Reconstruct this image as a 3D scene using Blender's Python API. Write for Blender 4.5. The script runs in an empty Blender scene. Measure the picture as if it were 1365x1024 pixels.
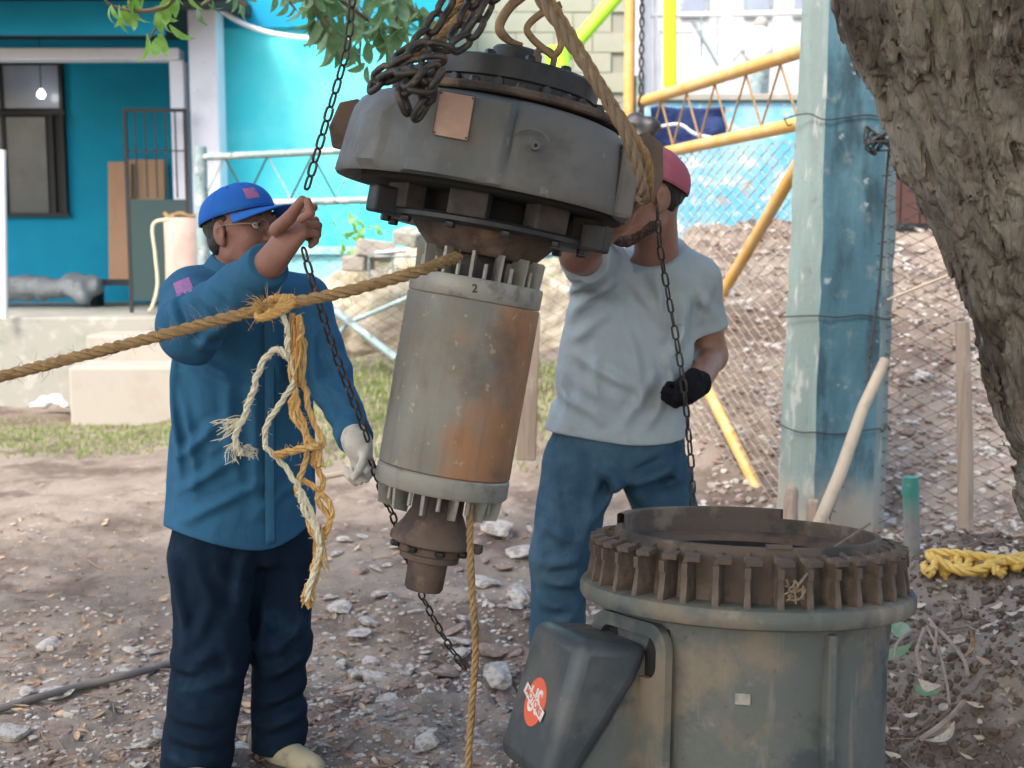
import bpy, math, random
import numpy as np
from mathutils import Vector, Matrix, Euler

random.seed(7)
SC = bpy.context.scene
COL = SC.collection
R = math.radians
PI = math.pi

# ------------------------------------------------------------------ camera, light, exposure
PITCH = R(7.1); FPX = 1700.0; CH = 1.56
cam_d = bpy.data.cameras.new('camera')
cam = bpy.data.objects.new('camera', cam_d); COL.objects.link(cam)
cam.location = (0, 0, CH); cam.rotation_euler = (PI/2 - PITCH, 0, 0)
cam_d.sensor_width = 36; cam_d.lens = 36*FPX/1365; cam_d.clip_end = 600; cam_d.clip_start = 0.05
cam_d.dof.use_dof = True; cam_d.dof.focus_distance = 3.0; cam_d.dof.aperture_fstop = 4.5
SC.camera = cam
SUN_EL = R(50); SUN_AZ = R(215)          # azimuth measured clockwise from +Y (behind the camera, to the left)
w = bpy.data.worlds.new('World'); SC.world = w; w.use_nodes = True
nt = w.node_tree; nt.nodes.clear()
sky = nt.nodes.new('ShaderNodeTexSky'); sky.sky_type = 'NISHITA'; sky.sun_disc = False
sky.sun_elevation = SUN_EL; sky.sun_rotation = SUN_AZ; sky.air_density = 1.3; sky.dust_density = 4.0
bg = nt.nodes.new('ShaderNodeBackground'); bg.inputs['Strength'].default_value = 0.15
wo = nt.nodes.new('ShaderNodeOutputWorld')
nt.links.new(sky.outputs[0], bg.inputs[0]); nt.links.new(bg.outputs[0], wo.inputs[0])
sd = bpy.data.lights.new('sun', 'SUN'); sd.energy = 1.35; sd.angle = R(14); sd.color = (1, .96, .9)
sun = bpy.data.objects.new('sun', sd); COL.objects.link(sun)
sv = Vector((math.sin(SUN_AZ)*math.cos(SUN_EL), math.cos(SUN_AZ)*math.cos(SUN_EL), math.sin(SUN_EL)))
sun.rotation_euler = sv.to_track_quat('Z', 'Y').to_euler()
SC.view_settings.view_transform = 'Standard'; SC.view_settings.look = 'None'
SC.view_settings.exposure = 1.6; SC.view_settings.gamma = 1
SC.view_settings.use_curve_mapping = False

def at(px, py, Y):
    """world point seen at pixel (px,py) of the 1365x1024 photograph on the plane y=Y"""
    dx = px-682.5; up = 512-py
    d = (dx, FPX*math.cos(PITCH)+up*math.sin(PITCH), -FPX*math.sin(PITCH)+up*math.cos(PITCH))
    t = Y/d[1]
    return np.array((d[0]*t, Y, CH+d[2]*t))

# ------------------------------------------------------------------ noise
def _h(ix, iy, iz, s):
    h = (ix*374761393 + iy*668265263 + iz*1274126177 + s*974634777) & 0xffffffff
    h = ((h ^ (h >> 13))*1274126177) & 0xffffffff
    h = ((h ^ (h >> 16))*2246822519) & 0xffffffff
    return ((h ^ (h >> 15)) & 0xffff)/65535.0
def vn(P, sc=1.0, seed=0):
    Q = np.asarray(P)*sc
    I = np.floor(Q).astype(np.int64); f = Q-I; f = f*f*(3-2*f)
    x, y, z = I[..., 0], I[..., 1], I[..., 2]; u, v, t = f[..., 0], f[..., 1], f[..., 2]
    L = lambda a, b, k: a+(b-a)*k
    return L(L(L(_h(x, y, z, seed), _h(x+1, y, z, seed), u), L(_h(x, y+1, z, seed), _h(x+1, y+1, z, seed), u), v),
             L(L(_h(x, y, z+1, seed), _h(x+1, y, z+1, seed), u), L(_h(x, y+1, z+1, seed), _h(x+1, y+1, z+1, seed), u), v), t)
def fbm(P, sc=1.0, oc=3, seed=0):
    r = 0; a = .5; t = 0
    for i in range(oc):
        r = r+a*vn(P, sc*2**i, seed+i*7); t += a; a *= .5
    return r/t
def ridge(P, sc=1.0, oc=2, seed=0):
    r = 0; a = .6; t = 0
    for i in range(oc):
        r = r+a*(1-np.abs(2*vn(P, sc*2**i, seed+i*5)-1)); t += a; a *= .45
    return r/t
def sst(x, a, b):
    t = np.clip((x-a)/(b-a), 0, 1); return t*t*(3-2*t)
def nrm(v):
    v = np.asarray(v, float); return v/np.linalg.norm(v)

# ------------------------------------------------------------------ materials
def mat(name, base, rough=.8, metal=0.0, layers=(), bump=(), spec=.5, emit=None, alpha=1, coord='Object', rvar=0, trans=0):
    m = bpy.data.materials.new(name); m.use_nodes = True
    n = m.node_tree; N = n.nodes; L = n.links; b = N['Principled BSDF']
    b.inputs['Roughness'].default_value = rough; b.inputs['Metallic'].default_value = metal
    b.inputs['Specular IOR Level'].default_value = spec
    tc = N.new('ShaderNodeTexCoord')
    def tex(sc, det, st, off=0, kind='noise', dist=0.0):
        mp = N.new('ShaderNodeMapping'); mp.inputs['Scale'].default_value = st
        mp.inputs['Location'].default_value = (off, off*1.7, off*.6)
        L.new(tc.outputs[coord], mp.inputs[0])
        if kind == 'voronoi':
            t = N.new('ShaderNodeTexVoronoi'); t.feature = 'DISTANCE_TO_EDGE'; t.inputs['Scale'].default_value = sc
            L.new(mp.outputs[0], t.inputs['Vector']); return t.outputs['Distance']
        if kind == 'wave':
            t = N.new('ShaderNodeTexWave'); t.inputs['Scale'].default_value = sc; t.inputs['Distortion'].default_value = dist
            L.new(mp.outputs[0], t.inputs['Vector']); return t.outputs['Fac']
        if kind == 'grad':
            t = N.new('ShaderNodeSeparateXYZ'); L.new(mp.outputs[0], t.inputs[0])
            nz = N.new('ShaderNodeTexNoise'); nz.inputs['Scale'].default_value = sc; nz.inputs['Detail'].default_value = det
            L.new(tc.outputs[coord], nz.inputs['Vector'])
            a = N.new('ShaderNodeMath'); a.operation = 'MULTIPLY_ADD'; L.new(nz.outputs['Fac'], a.inputs[0])
            a.inputs[1].default_value = dist
            s1 = N.new('ShaderNodeMath'); s1.operation = 'ADD'; L.new(t.outputs[0], s1.inputs[0]); L.new(t.outputs[1], s1.inputs[1])
            s2 = N.new('ShaderNodeMath'); s2.operation = 'ADD'; L.new(s1.outputs[0], s2.inputs[0]); L.new(t.outputs[2], s2.inputs[1])
            L.new(s2.outputs[0], a.inputs[2]); return a.outputs[0]
        t = N.new('ShaderNodeTexNoise'); t.inputs['Scale'].default_value = sc; t.inputs['Detail'].default_value = det
        t.inputs['Roughness'].default_value = .62; t.inputs['Distortion'].default_value = dist
        L.new(mp.outputs[0], t.inputs['Vector']); return t.outputs['Fac']
    rgb = N.new('ShaderNodeRGB'); rgb.outputs[0].default_value = (*base, 1); cur = rgb.outputs[0]
    for i, ly in enumerate(layers):
        c = ly['c']; st = ly.get('st', (1, 1, 1))
        f = tex(ly.get('s', 5), ly.get('d', 6), st, ly.get('o', i*3.3), ly.get('k', 'noise'), ly.get('dist', 0.0))
        mr = N.new('ShaderNodeMapRange'); mr.inputs[1].default_value = ly.get('lo', .45); mr.inputs[2].default_value = ly.get('hi', .6)
        mr.inputs[4].default_value = ly.get('a', 1.0); mr.interpolation_type = 'SMOOTHSTEP'
        L.new(f, mr.inputs[0]); mx = N.new('ShaderNodeMix'); mx.data_type = 'RGBA'
        L.new(mr.outputs[0], mx.inputs['Factor']); L.new(cur, mx.inputs['A']); mx.inputs['B'].default_value = (*c, 1)
        cur = mx.outputs['Result']
    L.new(cur, b.inputs['Base Color'])
    if rvar:
        f = tex(7, 5, (1, 1, 1), 9.1); mr = N.new('ShaderNodeMapRange'); mr.inputs[1].default_value = .35; mr.inputs[2].default_value = .65
        mr.inputs[3].default_value = max(0, rough-rvar); mr.inputs[4].default_value = min(1, rough+rvar)
        L.new(f, mr.inputs[0]); L.new(mr.outputs[0], b.inputs['Roughness'])
    prev = None
    for i, bp in enumerate(bump):
        f = tex(bp.get('s', 30), bp.get('d', 6), bp.get('st', (1, 1, 1)), bp.get('o', 2.2+i), bp.get('k', 'noise'), bp.get('dist', 0.0))
        bn = N.new('ShaderNodeBump'); bn.inputs['Strength'].default_value = bp.get('a', .3); bn.inputs['Distance'].default_value = bp.get('h', .01)
        L.new(f, bn.inputs['Height'])
        if prev: L.new(prev, bn.inputs['Normal'])
        prev = bn.outputs[0]
    if prev: L.new(prev, b.inputs['Normal'])
    if emit: b.inputs['Emission Color'].default_value = (*emit[:3], 1); b.inputs['Emission Strength'].default_value = emit[3]
    if trans: b.inputs['Transmission Weight'].default_value = trans
    if alpha < 1: b.inputs['Alpha'].default_value = alpha
    return m
def col(h):
    h = h.lstrip('#'); v = [int(h[i:i+2], 16)/255 for i in (0, 2, 4)]
    return tuple(x/12.92 if x <= .04045 else ((x+.055)/1.055)**2.4 for x in v)

MT = {}
MT['cast'] = mat('cast_iron_grey', (.078, .086, .088), .62, .0, [
    dict(c=(.155, .135, .12), s=3, lo=-.02, hi=.36, k='grad', st=(1, 0, .0), dist=.25, o=0, a=.85),
    dict(c=(.17, .16, .15), s=2.2, lo=.45, hi=.7, a=.7), dict(c=(.13, .085, .06), s=6, lo=.55, hi=.72, a=.7),
    dict(c=(.05, .05, .05), s=9, lo=.52, hi=.70, a=.45, d=12), dict(c=(.26, .24, .21), s=26, lo=.66, hi=.69, a=.5, d=10), dict(c=(.22, .19, .16), s=40, lo=.6, hi=.72, a=.35, st=(1, 1, .15))],
    [dict(s=90, a=.25, h=.004), dict(s=8, a=.2, h=.02)], rvar=.15)
MT['cast_dark'] = mat('oily_black_iron', (.018, .018, .02), .55, 0, [dict(c=(.06, .05, .045), s=9, lo=.5, hi=.75)],
    [dict(s=60, a=.3, h=.005)], rvar=.15)
MT['rust'] = mat('rusty_brown_iron', (.12, .08, .06), .8, 0, [dict(c=(.045, .032, .027), s=7, lo=.42, hi=.62), dict(c=(.2, .13, .085), s=14, lo=.55, hi=.7, a=.8)],
    [dict(s=70, a=.4, h=.005)], rvar=.1)
MT['rust_dark'] = mat('dark_brown_iron', (.06, .045, .038), .75, 0, [dict(c=(.025, .02, .018), s=9, lo=.45, hi=.62)], [dict(s=70, a=.4, h=.005)])
MT['base'] = mat('weathered_green_grey_casting', (.092, .098, .088), .72, 0, [
    dict(c=(.18, .14, .10), s=3.1, lo=.47, hi=.58, a=.85, d=9), dict(c=(.038, .050, .055), s=4.3, lo=.48, hi=.6, a=.9, o=6, d=9),
    dict(c=(.26, .22, .17), s=12, lo=.6, hi=.72, a=.5), dict(c=(.04, .035, .03), s=22, lo=.62, hi=.75, a=.6), dict(c=(.24, .21, .17), s=6, lo=.56, hi=.7, a=.45, st=(3, 3, .4), o=4)],
    [dict(s=80, a=.3, h=.004), dict(s=9, a=.25, h=.02)], rvar=.12)
MT['fin'] = mat('rusty_fins', (.085, .060, .046), .8, 0, [
    dict(c=(.19, .145, .11), s=9, lo=.5, hi=.65, a=.75), dict(c=(.03, .028, .024), s=6, lo=.5, hi=.62)],
    [dict(s=70, a=.4, h=.006)])
MT['rotor'] = mat('rotor_laminations', (.185, .175, .145), .55, .15, [
    dict(c=(.27, .26, .23), s=2.5, lo=.4, hi=.7, a=.6, st=(1.5, 1.5, .6)),
    dict(c=(.36, .155, .06), s=6, lo=.50, hi=.98, k='grad', st=(2.4, 0, -.5), dist=1.6, o=0, a=.85, d=12), dict(c=(.34, .32, .27), s=7, lo=.60, hi=.64, a=.5, st=(1, 1, .08), d=2, o=11),
    dict(c=(.16, .095, .06), s=10, lo=.55, hi=.72, a=.6, st=(1, 1, .5)),
    dict(c=(.08, .068, .055), s=4, lo=.46, hi=.68, a=.7, o=4, d=9), dict(c=(.42, .33, .2), s=38, lo=.63, hi=.69, a=.6, d=3), dict(c=(.15, .12, .10), s=9, lo=.5, hi=.75, a=.5, st=(6, 6, .3), o=8)],
    [dict(s=260, a=.25, h=.002, st=(.1, .1, 1)), dict(s=50, a=.15, h=.004)], rvar=.15)
MT['alu'] = mat('dull_aluminium_ring', (.30, .285, .25), .5, .25, [dict(c=(.13, .11, .09), s=14, lo=.5, hi=.7, a=.8)], [dict(s=70, a=.3, h=.004)], rvar=.15)
MT['box'] = mat('dark_blue_grey_painted_lid', (.035, .043, .05), .5, 0, [
    dict(c=(.10, .095, .085), s=4.5, lo=.5, hi=.68, a=.55), dict(c=(.02, .022, .024), s=8, lo=.55, hi=.7, a=.8), dict(c=(.2, .19, .17), s=45, lo=.64, hi=.72, a=.4)],
    [dict(s=60, a=.2, h=.004)], rvar=.15)
MT['cavity_shade'] = mat('cavity_shade_black', (.01, .009, .008), .9)  # near-black colour that stands in for shade inside cavities
MT['plate'] = mat('copper_tan_nameplate', (.40, .24, .17), .5, .1, [dict(c=(.52, .36, .27), s=20, lo=.4, hi=.7, a=.6)], [dict(s=120, a=.15, h=.002)])
MT['rope'] = mat('brown_sisal_rope', (.31, .20, .10), .9, 0, [dict(c=(.18, .105, .05), s=25, lo=.5, hi=.7, a=.8), dict(c=(.52, .36, .18), s=60, lo=.55, hi=.7, a=.6)],
    [dict(s=220, a=.6, h=.003, st=(1, 1, 1))], spec=.15)
MT['rope_grey'] = mat('dirty_grey_brown_rope', (.235, .17, .115), .9, 0, [dict(c=(.13, .095, .06), s=25, lo=.5, hi=.7, a=.8), dict(c=(.4, .3, .18), s=50, lo=.55, hi=.7, a=.5)],
    [dict(s=220, a=.6, h=.003)], spec=.15)
MT['yarn'] = mat('orange_frayed_yarn', (.56, .33, .12), .9, 0, [dict(c=(.7, .5, .24), s=30, lo=.45, hi=.7, a=.7), dict(c=(.36, .19, .08), s=18, lo=.55, hi=.7, a=.7)], [dict(s=200, a=.6, h=.003)], spec=.15)
MT['yarn_white'] = mat('bleached_yarn', (.62, .56, .42), .9, 0, [dict(c=(.5, .38, .2), s=16, lo=.55, hi=.7, a=.6)], [dict(s=200, a=.6, h=.003)], spec=.15)
MT['chain'] = mat('dark_steel_chain', (.05, .045, .042), .5, .5, [dict(c=(.13, .085, .06), s=30, lo=.5, hi=.65, a=.8)], [dict(s=90, a=.3, h=.003)])
MT['chain_rust'] = mat('rusty_chain', (.17, .12, .10), .72, .2, [dict(c=(.24, .16, .115), s=18, lo=.5, hi=.65, a=.6), dict(c=(.045, .035, .03), s=9, lo=.5, hi=.65, a=.8)], [dict(s=110, a=.5, h=.004)], coord='Object')
MT['hook'] = mat('worn_golden_hook', (.32, .2, .10), .5, .5, [dict(c=(.12, .08, .05), s=25, lo=.5, hi=.65, a=.8)], [dict(s=110, a=.3, h=.003)])
MT['shirt_blue'] = mat('petrol_blue_cotton', (.032, .112, .205), .95, 0, [dict(c=(.035, .14, .26), s=9, lo=.4, hi=.7, a=.5), dict(c=(.05, .13, .22), s=40, lo=.55, hi=.75, a=.4)],
    [dict(s=26, a=.35, h=.012, d=3, dist=.4, st=(1, 1, .5)), dict(s=500, a=.12, h=.001)], spec=.15)
MT['shirt_grey'] = mat('pale_blue_grey_jersey', (.36, .405, .43), .95, 0, [dict(c=(.42, .5, .53), s=8, lo=.4, hi=.7, a=.5), dict(c=(.28, .34, .36), s=14, lo=.58, hi=.75, a=.4)],
    [dict(s=22, a=.35, h=.012, d=3, dist=.4, st=(1, 1, .6)), dict(s=500, a=.1, h=.001)], spec=.15)
MT['navy'] = mat('dark_navy_trousers', (.006, .015, .031), .95, 0, [dict(c=(.016, .042, .078), s=6, lo=.5, hi=.7, a=.7)],
    [dict(s=22, a=.35, h=.012, d=3, dist=.4), dict(s=450, a=.15, h=.001)], spec=.15)
MT['denim'] = mat('faded_denim', (.04, .09, .145), .95, 0, [dict(c=(.085, .155, .22), s=5, lo=.42, hi=.68, a=.8), dict(c=(.02, .05, .1), s=9, lo=.55, hi=.7, a=.6)],
    [dict(s=24, a=.35, h=.012, d=3, dist=.4), dict(s=450, a=.2, h=.001)], spec=.15)
MT['skin'] = mat('brown_skin', (.27, .13, .10), .58, 0, [dict(c=(.27, .135, .095), s=14, lo=.4, hi=.7, a=.6), dict(c=(.14, .06, .045), s=30, lo=.58, hi=.75, a=.5)],
    [dict(s=190, a=.4, h=.003), dict(s=45, a=.35, h=.006)], spec=.3)
MT['skin2'] = mat('warm_brown_skin', (.30, .15, .105), .5, 0, [dict(c=(.37, .2, .15), s=14, lo=.4, hi=.7, a=.6)], [dict(s=190, a=.4, h=.003), dict(s=45, a=.3, h=.006)], spec=.35)
MT['hair'] = mat('black_hair', (.012, .01, .009), .6, 0, [], [dict(s=160, a=.7, h=.004, st=(1, 1, .3))])
MT['eye'] = mat('eye_white', (.6, .58, .54), .25)
MT['iris'] = mat('dark_iris', (.02, .012, .008), .15)
MT['lip'] = mat('lip', (.22, .085, .07), .5)
MT['cap_blue'] = mat('blue_cotton_cap', (.02, .12, .46), .9, 0, [dict(c=(.03, .16, .5), s=8, lo=.4, hi=.7, a=.6)], [dict(s=400, a=.15, h=.001), dict(s=18, a=.15, h=.006)], spec=.2)
MT['cap_pink'] = mat('faded_crimson_cap', (.48, .13, .19), .9, 0, [dict(c=(.56, .22, .27), s=8, lo=.4, hi=.7, a=.6)], [dict(s=400, a=.15, h=.001)], spec=.2)
MT['patch'] = mat('faded_pink_embroidery', (.38, .13, .28), .95, 0, [dict(c=(.05, .13, .4), s=70, lo=.5, hi=.6, a=.7)])
MT['glove_w'] = mat('dirty_white_glove', (.55, .52, .47), .95, 0, [dict(c=(.3, .26, .22), s=20, lo=.52, hi=.7, a=.7)], [dict(s=120, a=.4, h=.003)], spec=.1)
MT['glove_b'] = mat('black_knit_glove', (.012, .012, .015), .95, 0, [], [dict(s=180, a=.8, h=.004)], spec=.15)
MT['boot'] = mat('tan_work_shoe', (.33, .29, .2), .85, 0, [dict(c=(.16, .13, .1), s=16, lo=.5, hi=.7)], [dict(s=90, a=.3, h=.003)])
MT['sole'] = mat('shoe_sole', (.05, .045, .04), .9)
MT['wire'] = mat('galvanised_dull_wire', (.42, .34, .26), .7, .2)
MT['wire_dark'] = mat('dark_rusty_wire', (.035, .03, .03), .75, .2)
MT['pipe_grey'] = mat('grey_aqua_painted_pipe', (.22, .30, .31), .6, .1, [dict(c=(.42, .45, .43), s=9, lo=.5, hi=.62, a=.9), dict(c=(.09, .10, .10), s=15, lo=.55, hi=.66, a=.8)], [dict(s=60, a=.2, h=.003)])
MT['pipe_yellow'] = mat('ochre_yellow_painted_pipe', (.60, .34, .09), .5, 0, [dict(c=(.62, .42, .2), s=7, lo=.4, hi=.65, a=.8), dict(c=(.4, .21, .07), s=18, lo=.6, hi=.72, a=.8)], [dict(s=60, a=.12, h=.003)])
MT['yellow'] = mat('bright_yellow_paint', (.85, .62, .01), .45)
MT['lime'] = mat('lime_green_paint', (.42, .82, .04), .5)
MT['white'] = mat('white_paint', (.74, .75, .78), .6, 0, [dict(c=(.5, .51, .53), s=4, lo=.5, hi=.7, a=.5)], [dict(s=60, a=.1, h=.003)])
MT['pillar'] = mat('white_lilac_plaster', (.68, .70, .78), .85, 0, [dict(c=(.5, .52, .58), s=2.5, lo=.5, hi=.7, a=.5), dict(c=(.3, .3, .3), s=14, lo=.66, hi=.76, a=.5)], [dict(s=60, a=.15, h=.005)])
MT['teal'] = mat('deep_teal_plaster', (.0, .27, .47), .85, 0, [dict(c=(.0, .33, .5), s=.9, lo=.4, hi=.65, a=.7), dict(c=(.005, .16, .26), s=2.2, lo=.56, hi=.75, a=.5)], [dict(s=40, a=.12, h=.006)])
MT['cyan'] = mat('bright_cyan_plaster', (.07, .68, .75), .85, 0, [dict(c=(.20, .80, .82), s=.8, lo=.4, hi=.62, a=.8), dict(c=(.03, .5, .6), s=3.5, lo=.56, hi=.75, a=.4)], [dict(s=40, a=.12, h=.006)])
MT['mural'] = mat('peeling_blue_wall', (.10, .36, .55), .9, 0, [
    dict(c=(.30, .46, .56), s=1.7, lo=.42, hi=.6, a=.8), dict(c=(.5, .55, .56), s=7, lo=.55, hi=.62, a=.85),
    dict(c=(.30, .25, .19), s=3.5, lo=.55, hi=.65, a=.7, o=5), dict(c=(.33, .27, .2), s=3, lo=.15, hi=.75, k='grad', st=(0, 0, -1.4), dist=.9, o=0, a=.9)], [dict(s=25, a=.4, h=.02)])
MT['fadedblue'] = mat('faded_light_blue_wall', (.22, .52, .62), .9, 0, [
    dict(c=(.42, .62, .66), s=1.6, lo=.42, hi=.6, a=.8), dict(c=(.5, .5, .42), s=3, lo=.55, hi=.66, a=.5)], [dict(s=25, a=.2, h=.01)])
MT['concrete'] = mat('stained_concrete', (.29, .285, .255), .9, 0, [dict(c=(.22, .24, .19), s=2.2, lo=.5, hi=.66, a=.7), dict(c=(.48, .46, .42), s=5, lo=.5, hi=.7, a=.6), dict(c=(.15, .18, .12), s=9, lo=.62, hi=.7, a=.6)],
    [dict(s=50, a=.3, h=.006)])
MT['step'] = mat('pale_concrete_step', (.35, .32, .28), .9, 0, [dict(c=(.30, .27, .23), s=4, lo=.5, hi=.7, a=.6)], [dict(s=50, a=.3, h=.006)])
MT['block'] = mat('grey_beige_block', (.33, .33, .26), .95, 0, [dict(c=(.3, .31, .24), s=3, lo=.45, hi=.66, a=.7), dict(c=(.2, .23, .16), s=8, lo=.58, hi=.7, a=.6)], [dict(s=60, a=.4, h=.006)])
MT['mortar'] = mat('mortar', (.27, .265, .22), .95)
MT['colL'] = mat('weathered_aqua_column_paint', (.185, .235, .22), .8, 0, [
    dict(c=(.235, .31, .295), s=2.4, lo=.4, hi=.6, a=.7, st=(2, 2, .5)), dict(c=(.42, .42, .38), s=5, lo=.56, hi=.64, a=.75, st=(2, 2, .7)),
    dict(c=(.16, .18, .16), s=9, lo=.6, hi=.68, a=.8), dict(c=(.36, .32, .26), s=4, lo=-.12, hi=.36, k='grad', st=(0, 0, -1), dist=.7, d=9, o=0, a=.9)], [dict(s=40, a=.35, h=.008), dict(s=5, a=.2, h=.03)])
MT['colR'] = mat('weathered_blue_column_paint', (.05, .125, .165), .8, 0, [
    dict(c=(.105, .215, .265), s=2.2, lo=.42, hi=.66, a=.75, st=(2, 2, .6), d=9), dict(c=(.018, .042, .055), s=2.7, lo=.47, hi=.64, a=.85, o=5, st=(2, 2, .6), d=9), dict(c=(.2, .24, .22), s=11, lo=.55, hi=.7, a=.55, d=9),
    dict(c=(.36, .42, .40), s=8, lo=.62, hi=.68, a=.75), dict(c=(.34, .30, .24), s=4, lo=-.12, hi=.36, k='grad', st=(0, 0, -1), dist=.7, d=9, o=0, a=.9)], [dict(s=40, a=.35, h=.008), dict(s=5, a=.2, h=.03)])
MT['wood'] = mat('raw_plywood', (.50, .29, .18), .8, 0, [dict(c=(.36, .19, .11), s=4, lo=.45, hi=.7, a=.6, st=(1, 1, .2)), dict(c=(.13, .08, .06), s=6, lo=.66, hi=.72, a=.7)], [dict(s=20, a=.2, h=.004, st=(4, 4, .3))])
MT['wood_grey'] = mat('weathered_post_wood', (.34, .26, .20), .9, 0, [dict(c=(.2, .15, .12), s=10, lo=.45, hi=.7, a=.7, st=(3, 3, .2)), dict(c=(.5, .42, .36), s=6, lo=.55, hi=.7, a=.6)], [dict(s=40, a=.5, h=.006, st=(3, 3, .2))])
MT['cane'] = mat('pale_bamboo_pole', (.50, .40, .29), .7, 0, [dict(c=(.34, .25, .18), s=9, lo=.5, hi=.7, a=.6)], [dict(s=40, a=.2, h=.004)])
MT['beige'] = mat('pinkish_beige_drum', (.52, .38, .33), .8, 0, [dict(c=(.38, .27, .23), s=5, lo=.5, hi=.7, a=.6)])
MT['gate_dark'] = mat('dark_green_black_metal', (.012, .04, .042), .6)
MT['black'] = mat('black_metal', (.012, .013, .016), .6)
MT['glassdark'] = mat('dusty_dark_window', (.075, .085, .095), .25, 0, [dict(c=(.13, .14, .14), s=2, lo=.4, hi=.7, a=.7)])
MT['glasspale'] = mat('pale_window_pane', (.24, .27, .35), .25, 0, [dict(c=(.3, .34, .42), s=2, lo=.4, hi=.7, a=.7)])
MT['glint'] = mat('reflection_glow', (1, 1, 1), .4, emit=(1, 1, .95, 5))  # glowing white that stands in for a reflection in the window
MT['tarp'] = mat('grey_plastic_sheet', (.22, .24, .26), .45, 0, [dict(c=(.35, .38, .4), s=6, lo=.5, hi=.7, a=.7), dict(c=(.08, .09, .1), s=8, lo=.55, hi=.7, a=.8)], [dict(s=14, a=.6, h=.03)])
MT['tarp_navy'] = mat('navy_cloth', (.008, .025, .11), .8, 0, [dict(c=(.015, .05, .17), s=6, lo=.5, hi=.7)], [dict(s=16, a=.6, h=.03)])
MT['blackplastic'] = mat('black_plastic', (.012, .012, .014), .5)
MT['roof'] = mat('dark_roof_board', (.03, .035, .04), .8)
MT['maroon'] = mat('dark_maroon_boarding', (.065, .028, .024), .85, 0, [dict(c=(.11, .05, .04), s=4, lo=.5, hi=.7, a=.6, st=(1, 1, .3))])
MT['greenpipe'] = mat('green_topped_steel_post', (.25, .24, .22), .7, 0, [dict(c=(.13, .12, .11), s=9, lo=.5, hi=.7, a=.6), dict(c=(.06, .24, .20), s=3, lo=.45, hi=.6, k='grad', st=(0, 0, 1), dist=.1, o=0)], [dict(s=60, a=.3, h=.004)])
MT['yellowrope'] = mat('yellow_polypropylene_rope', (.60, .38, .08), .6, 0, [dict(c=(.88, .6, .16), s=18, lo=.4, hi=.7, a=.6)])
MT['polypipe'] = mat('grey_brown_hose', (.14, .12, .11), .6, 0, [dict(c=(.25, .21, .18), s=6, lo=.5, hi=.7, a=.8)])
MT['red'] = mat('orange_red_badge', (.62, .10, .045), .5, 0, [dict(c=(.4, .12, .08), s=30, lo=.55, hi=.7, a=.7)])
MT['badge_white'] = mat('badge_white', (.62, .58, .55), .5, 0, [dict(c=(.4, .3, .28), s=50, lo=.55, hi=.7, a=.6)])
MT['ink'] = mat('dark_marker', (.04, .035, .03), .8)
MT['cable'] = mat('white_cable', (.8, .8, .8), .6)
MT['stone'] = mat('pale_grey_stone', (.42, .39, .355), .9, 0, [dict(c=(.23, .19, .165), s=3, lo=.45, hi=.6, a=.9), dict(c=(.50, .475, .45), s=7, lo=.52, hi=.66, a=.7), dict(c=(.15, .11, .09), s=14, lo=.58, hi=.68, a=.6)],
    [dict(s=30, a=.4, h=.01), dict(s=6, a=.3, h=.03)])
MT['stone_b'] = mat('brown_stone', (.22, .155, .125), .92, 0, [dict(c=(.33, .26, .22), s=4, lo=.48, hi=.62, a=.8), dict(c=(.1, .07, .055), s=11, lo=.56, hi=.68, a=.7)], [dict(s=30, a=.4, h=.01)])
MT['dryleaf'] = mat('dry_leaf', (.30, .18, .11), .85, 0, [dict(c=(.42, .31, .2), s=9, lo=.45, hi=.6), dict(c=(.12, .07, .05), s=14, lo=.6, hi=.7)])
MT['paleleaf'] = mat('pale_dry_leaf', (.52, .44, .34), .85, 0, [dict(c=(.33, .25, .18), s=12, lo=.5, hi=.65)])
MT['twig'] = mat('twig', (.22, .15, .11), .9)
def leafmat(name, c, c2):
    m = mat(name, c, .5, 0, [dict(c=c2, s=4, lo=.45, hi=.6)])
    b = m.node_tree.nodes['Principled BSDF']
    n = m.node_tree; tr = n.nodes.new('ShaderNodeBsdfTranslucent'); tr.inputs[0].default_value = (c2[0]*1.3, c2[1]*1.4, c2[2]*.8, 1)
    mx = n.nodes.new('ShaderNodeMixShader'); mx.inputs[0].default_value = .35
    o = n.nodes['Material Output']
    n.links.new(b.outputs[0], mx.inputs[1]); n.links.new(tr.outputs[0], mx.inputs[2]); n.links.new(mx.outputs[0], o.inputs[0])
    return m
MT['leaf'] = leafmat('green_leaf', (.06, .13, .045), (.10, .19, .06))
MT['leaf_light'] = leafmat('light_green_leaf', (.20, .38, .09), (.30, .5, .14))
MT['leaf_grey'] = leafmat('grey_green_leaf', (.12, .22, .13), (.2, .32, .2))
MT['grass'] = leafmat('short_grass', (.22, .26, .11), (.32, .34, .17))
MT['dirt'] = mat('reddish_dirt', (.18, .145, .117), .95, 0, [
    dict(c=(.27, .222, .182), s=.9, lo=.42, hi=.6, a=.9, d=8), dict(c=(.105, .076, .062), s=2.3, lo=.49, hi=.62, a=.8, d=8),
    dict(c=(.38, .31, .27), s=11, lo=.6, hi=.7, a=.7), dict(c=(.10, .065, .05), s=24, lo=.6, hi=.72, a=.7), dict(c=(.42, .36, .32), s=60, lo=.64, hi=.7, a=.6)],
    [dict(s=14, a=.5, h=.03, d=8), dict(s=70, a=.5, h=.01, d=5), dict(s=3, a=.3, h=.06)], spec=.2)

MT['pale_earth'] = mat('pale_beige_earth', (.42, .37, .29), .95, 0, [dict(c=(.25, .22, .14), s=2.5, lo=.48, hi=.62, a=.8), dict(c=(.5, .46, .4), s=8, lo=.5, hi=.65, a=.7), dict(c=(.2, .26, .1), s=4, lo=.58, hi=.68, a=.7, o=9)], [dict(s=14, a=.6, h=.04)])

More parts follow.
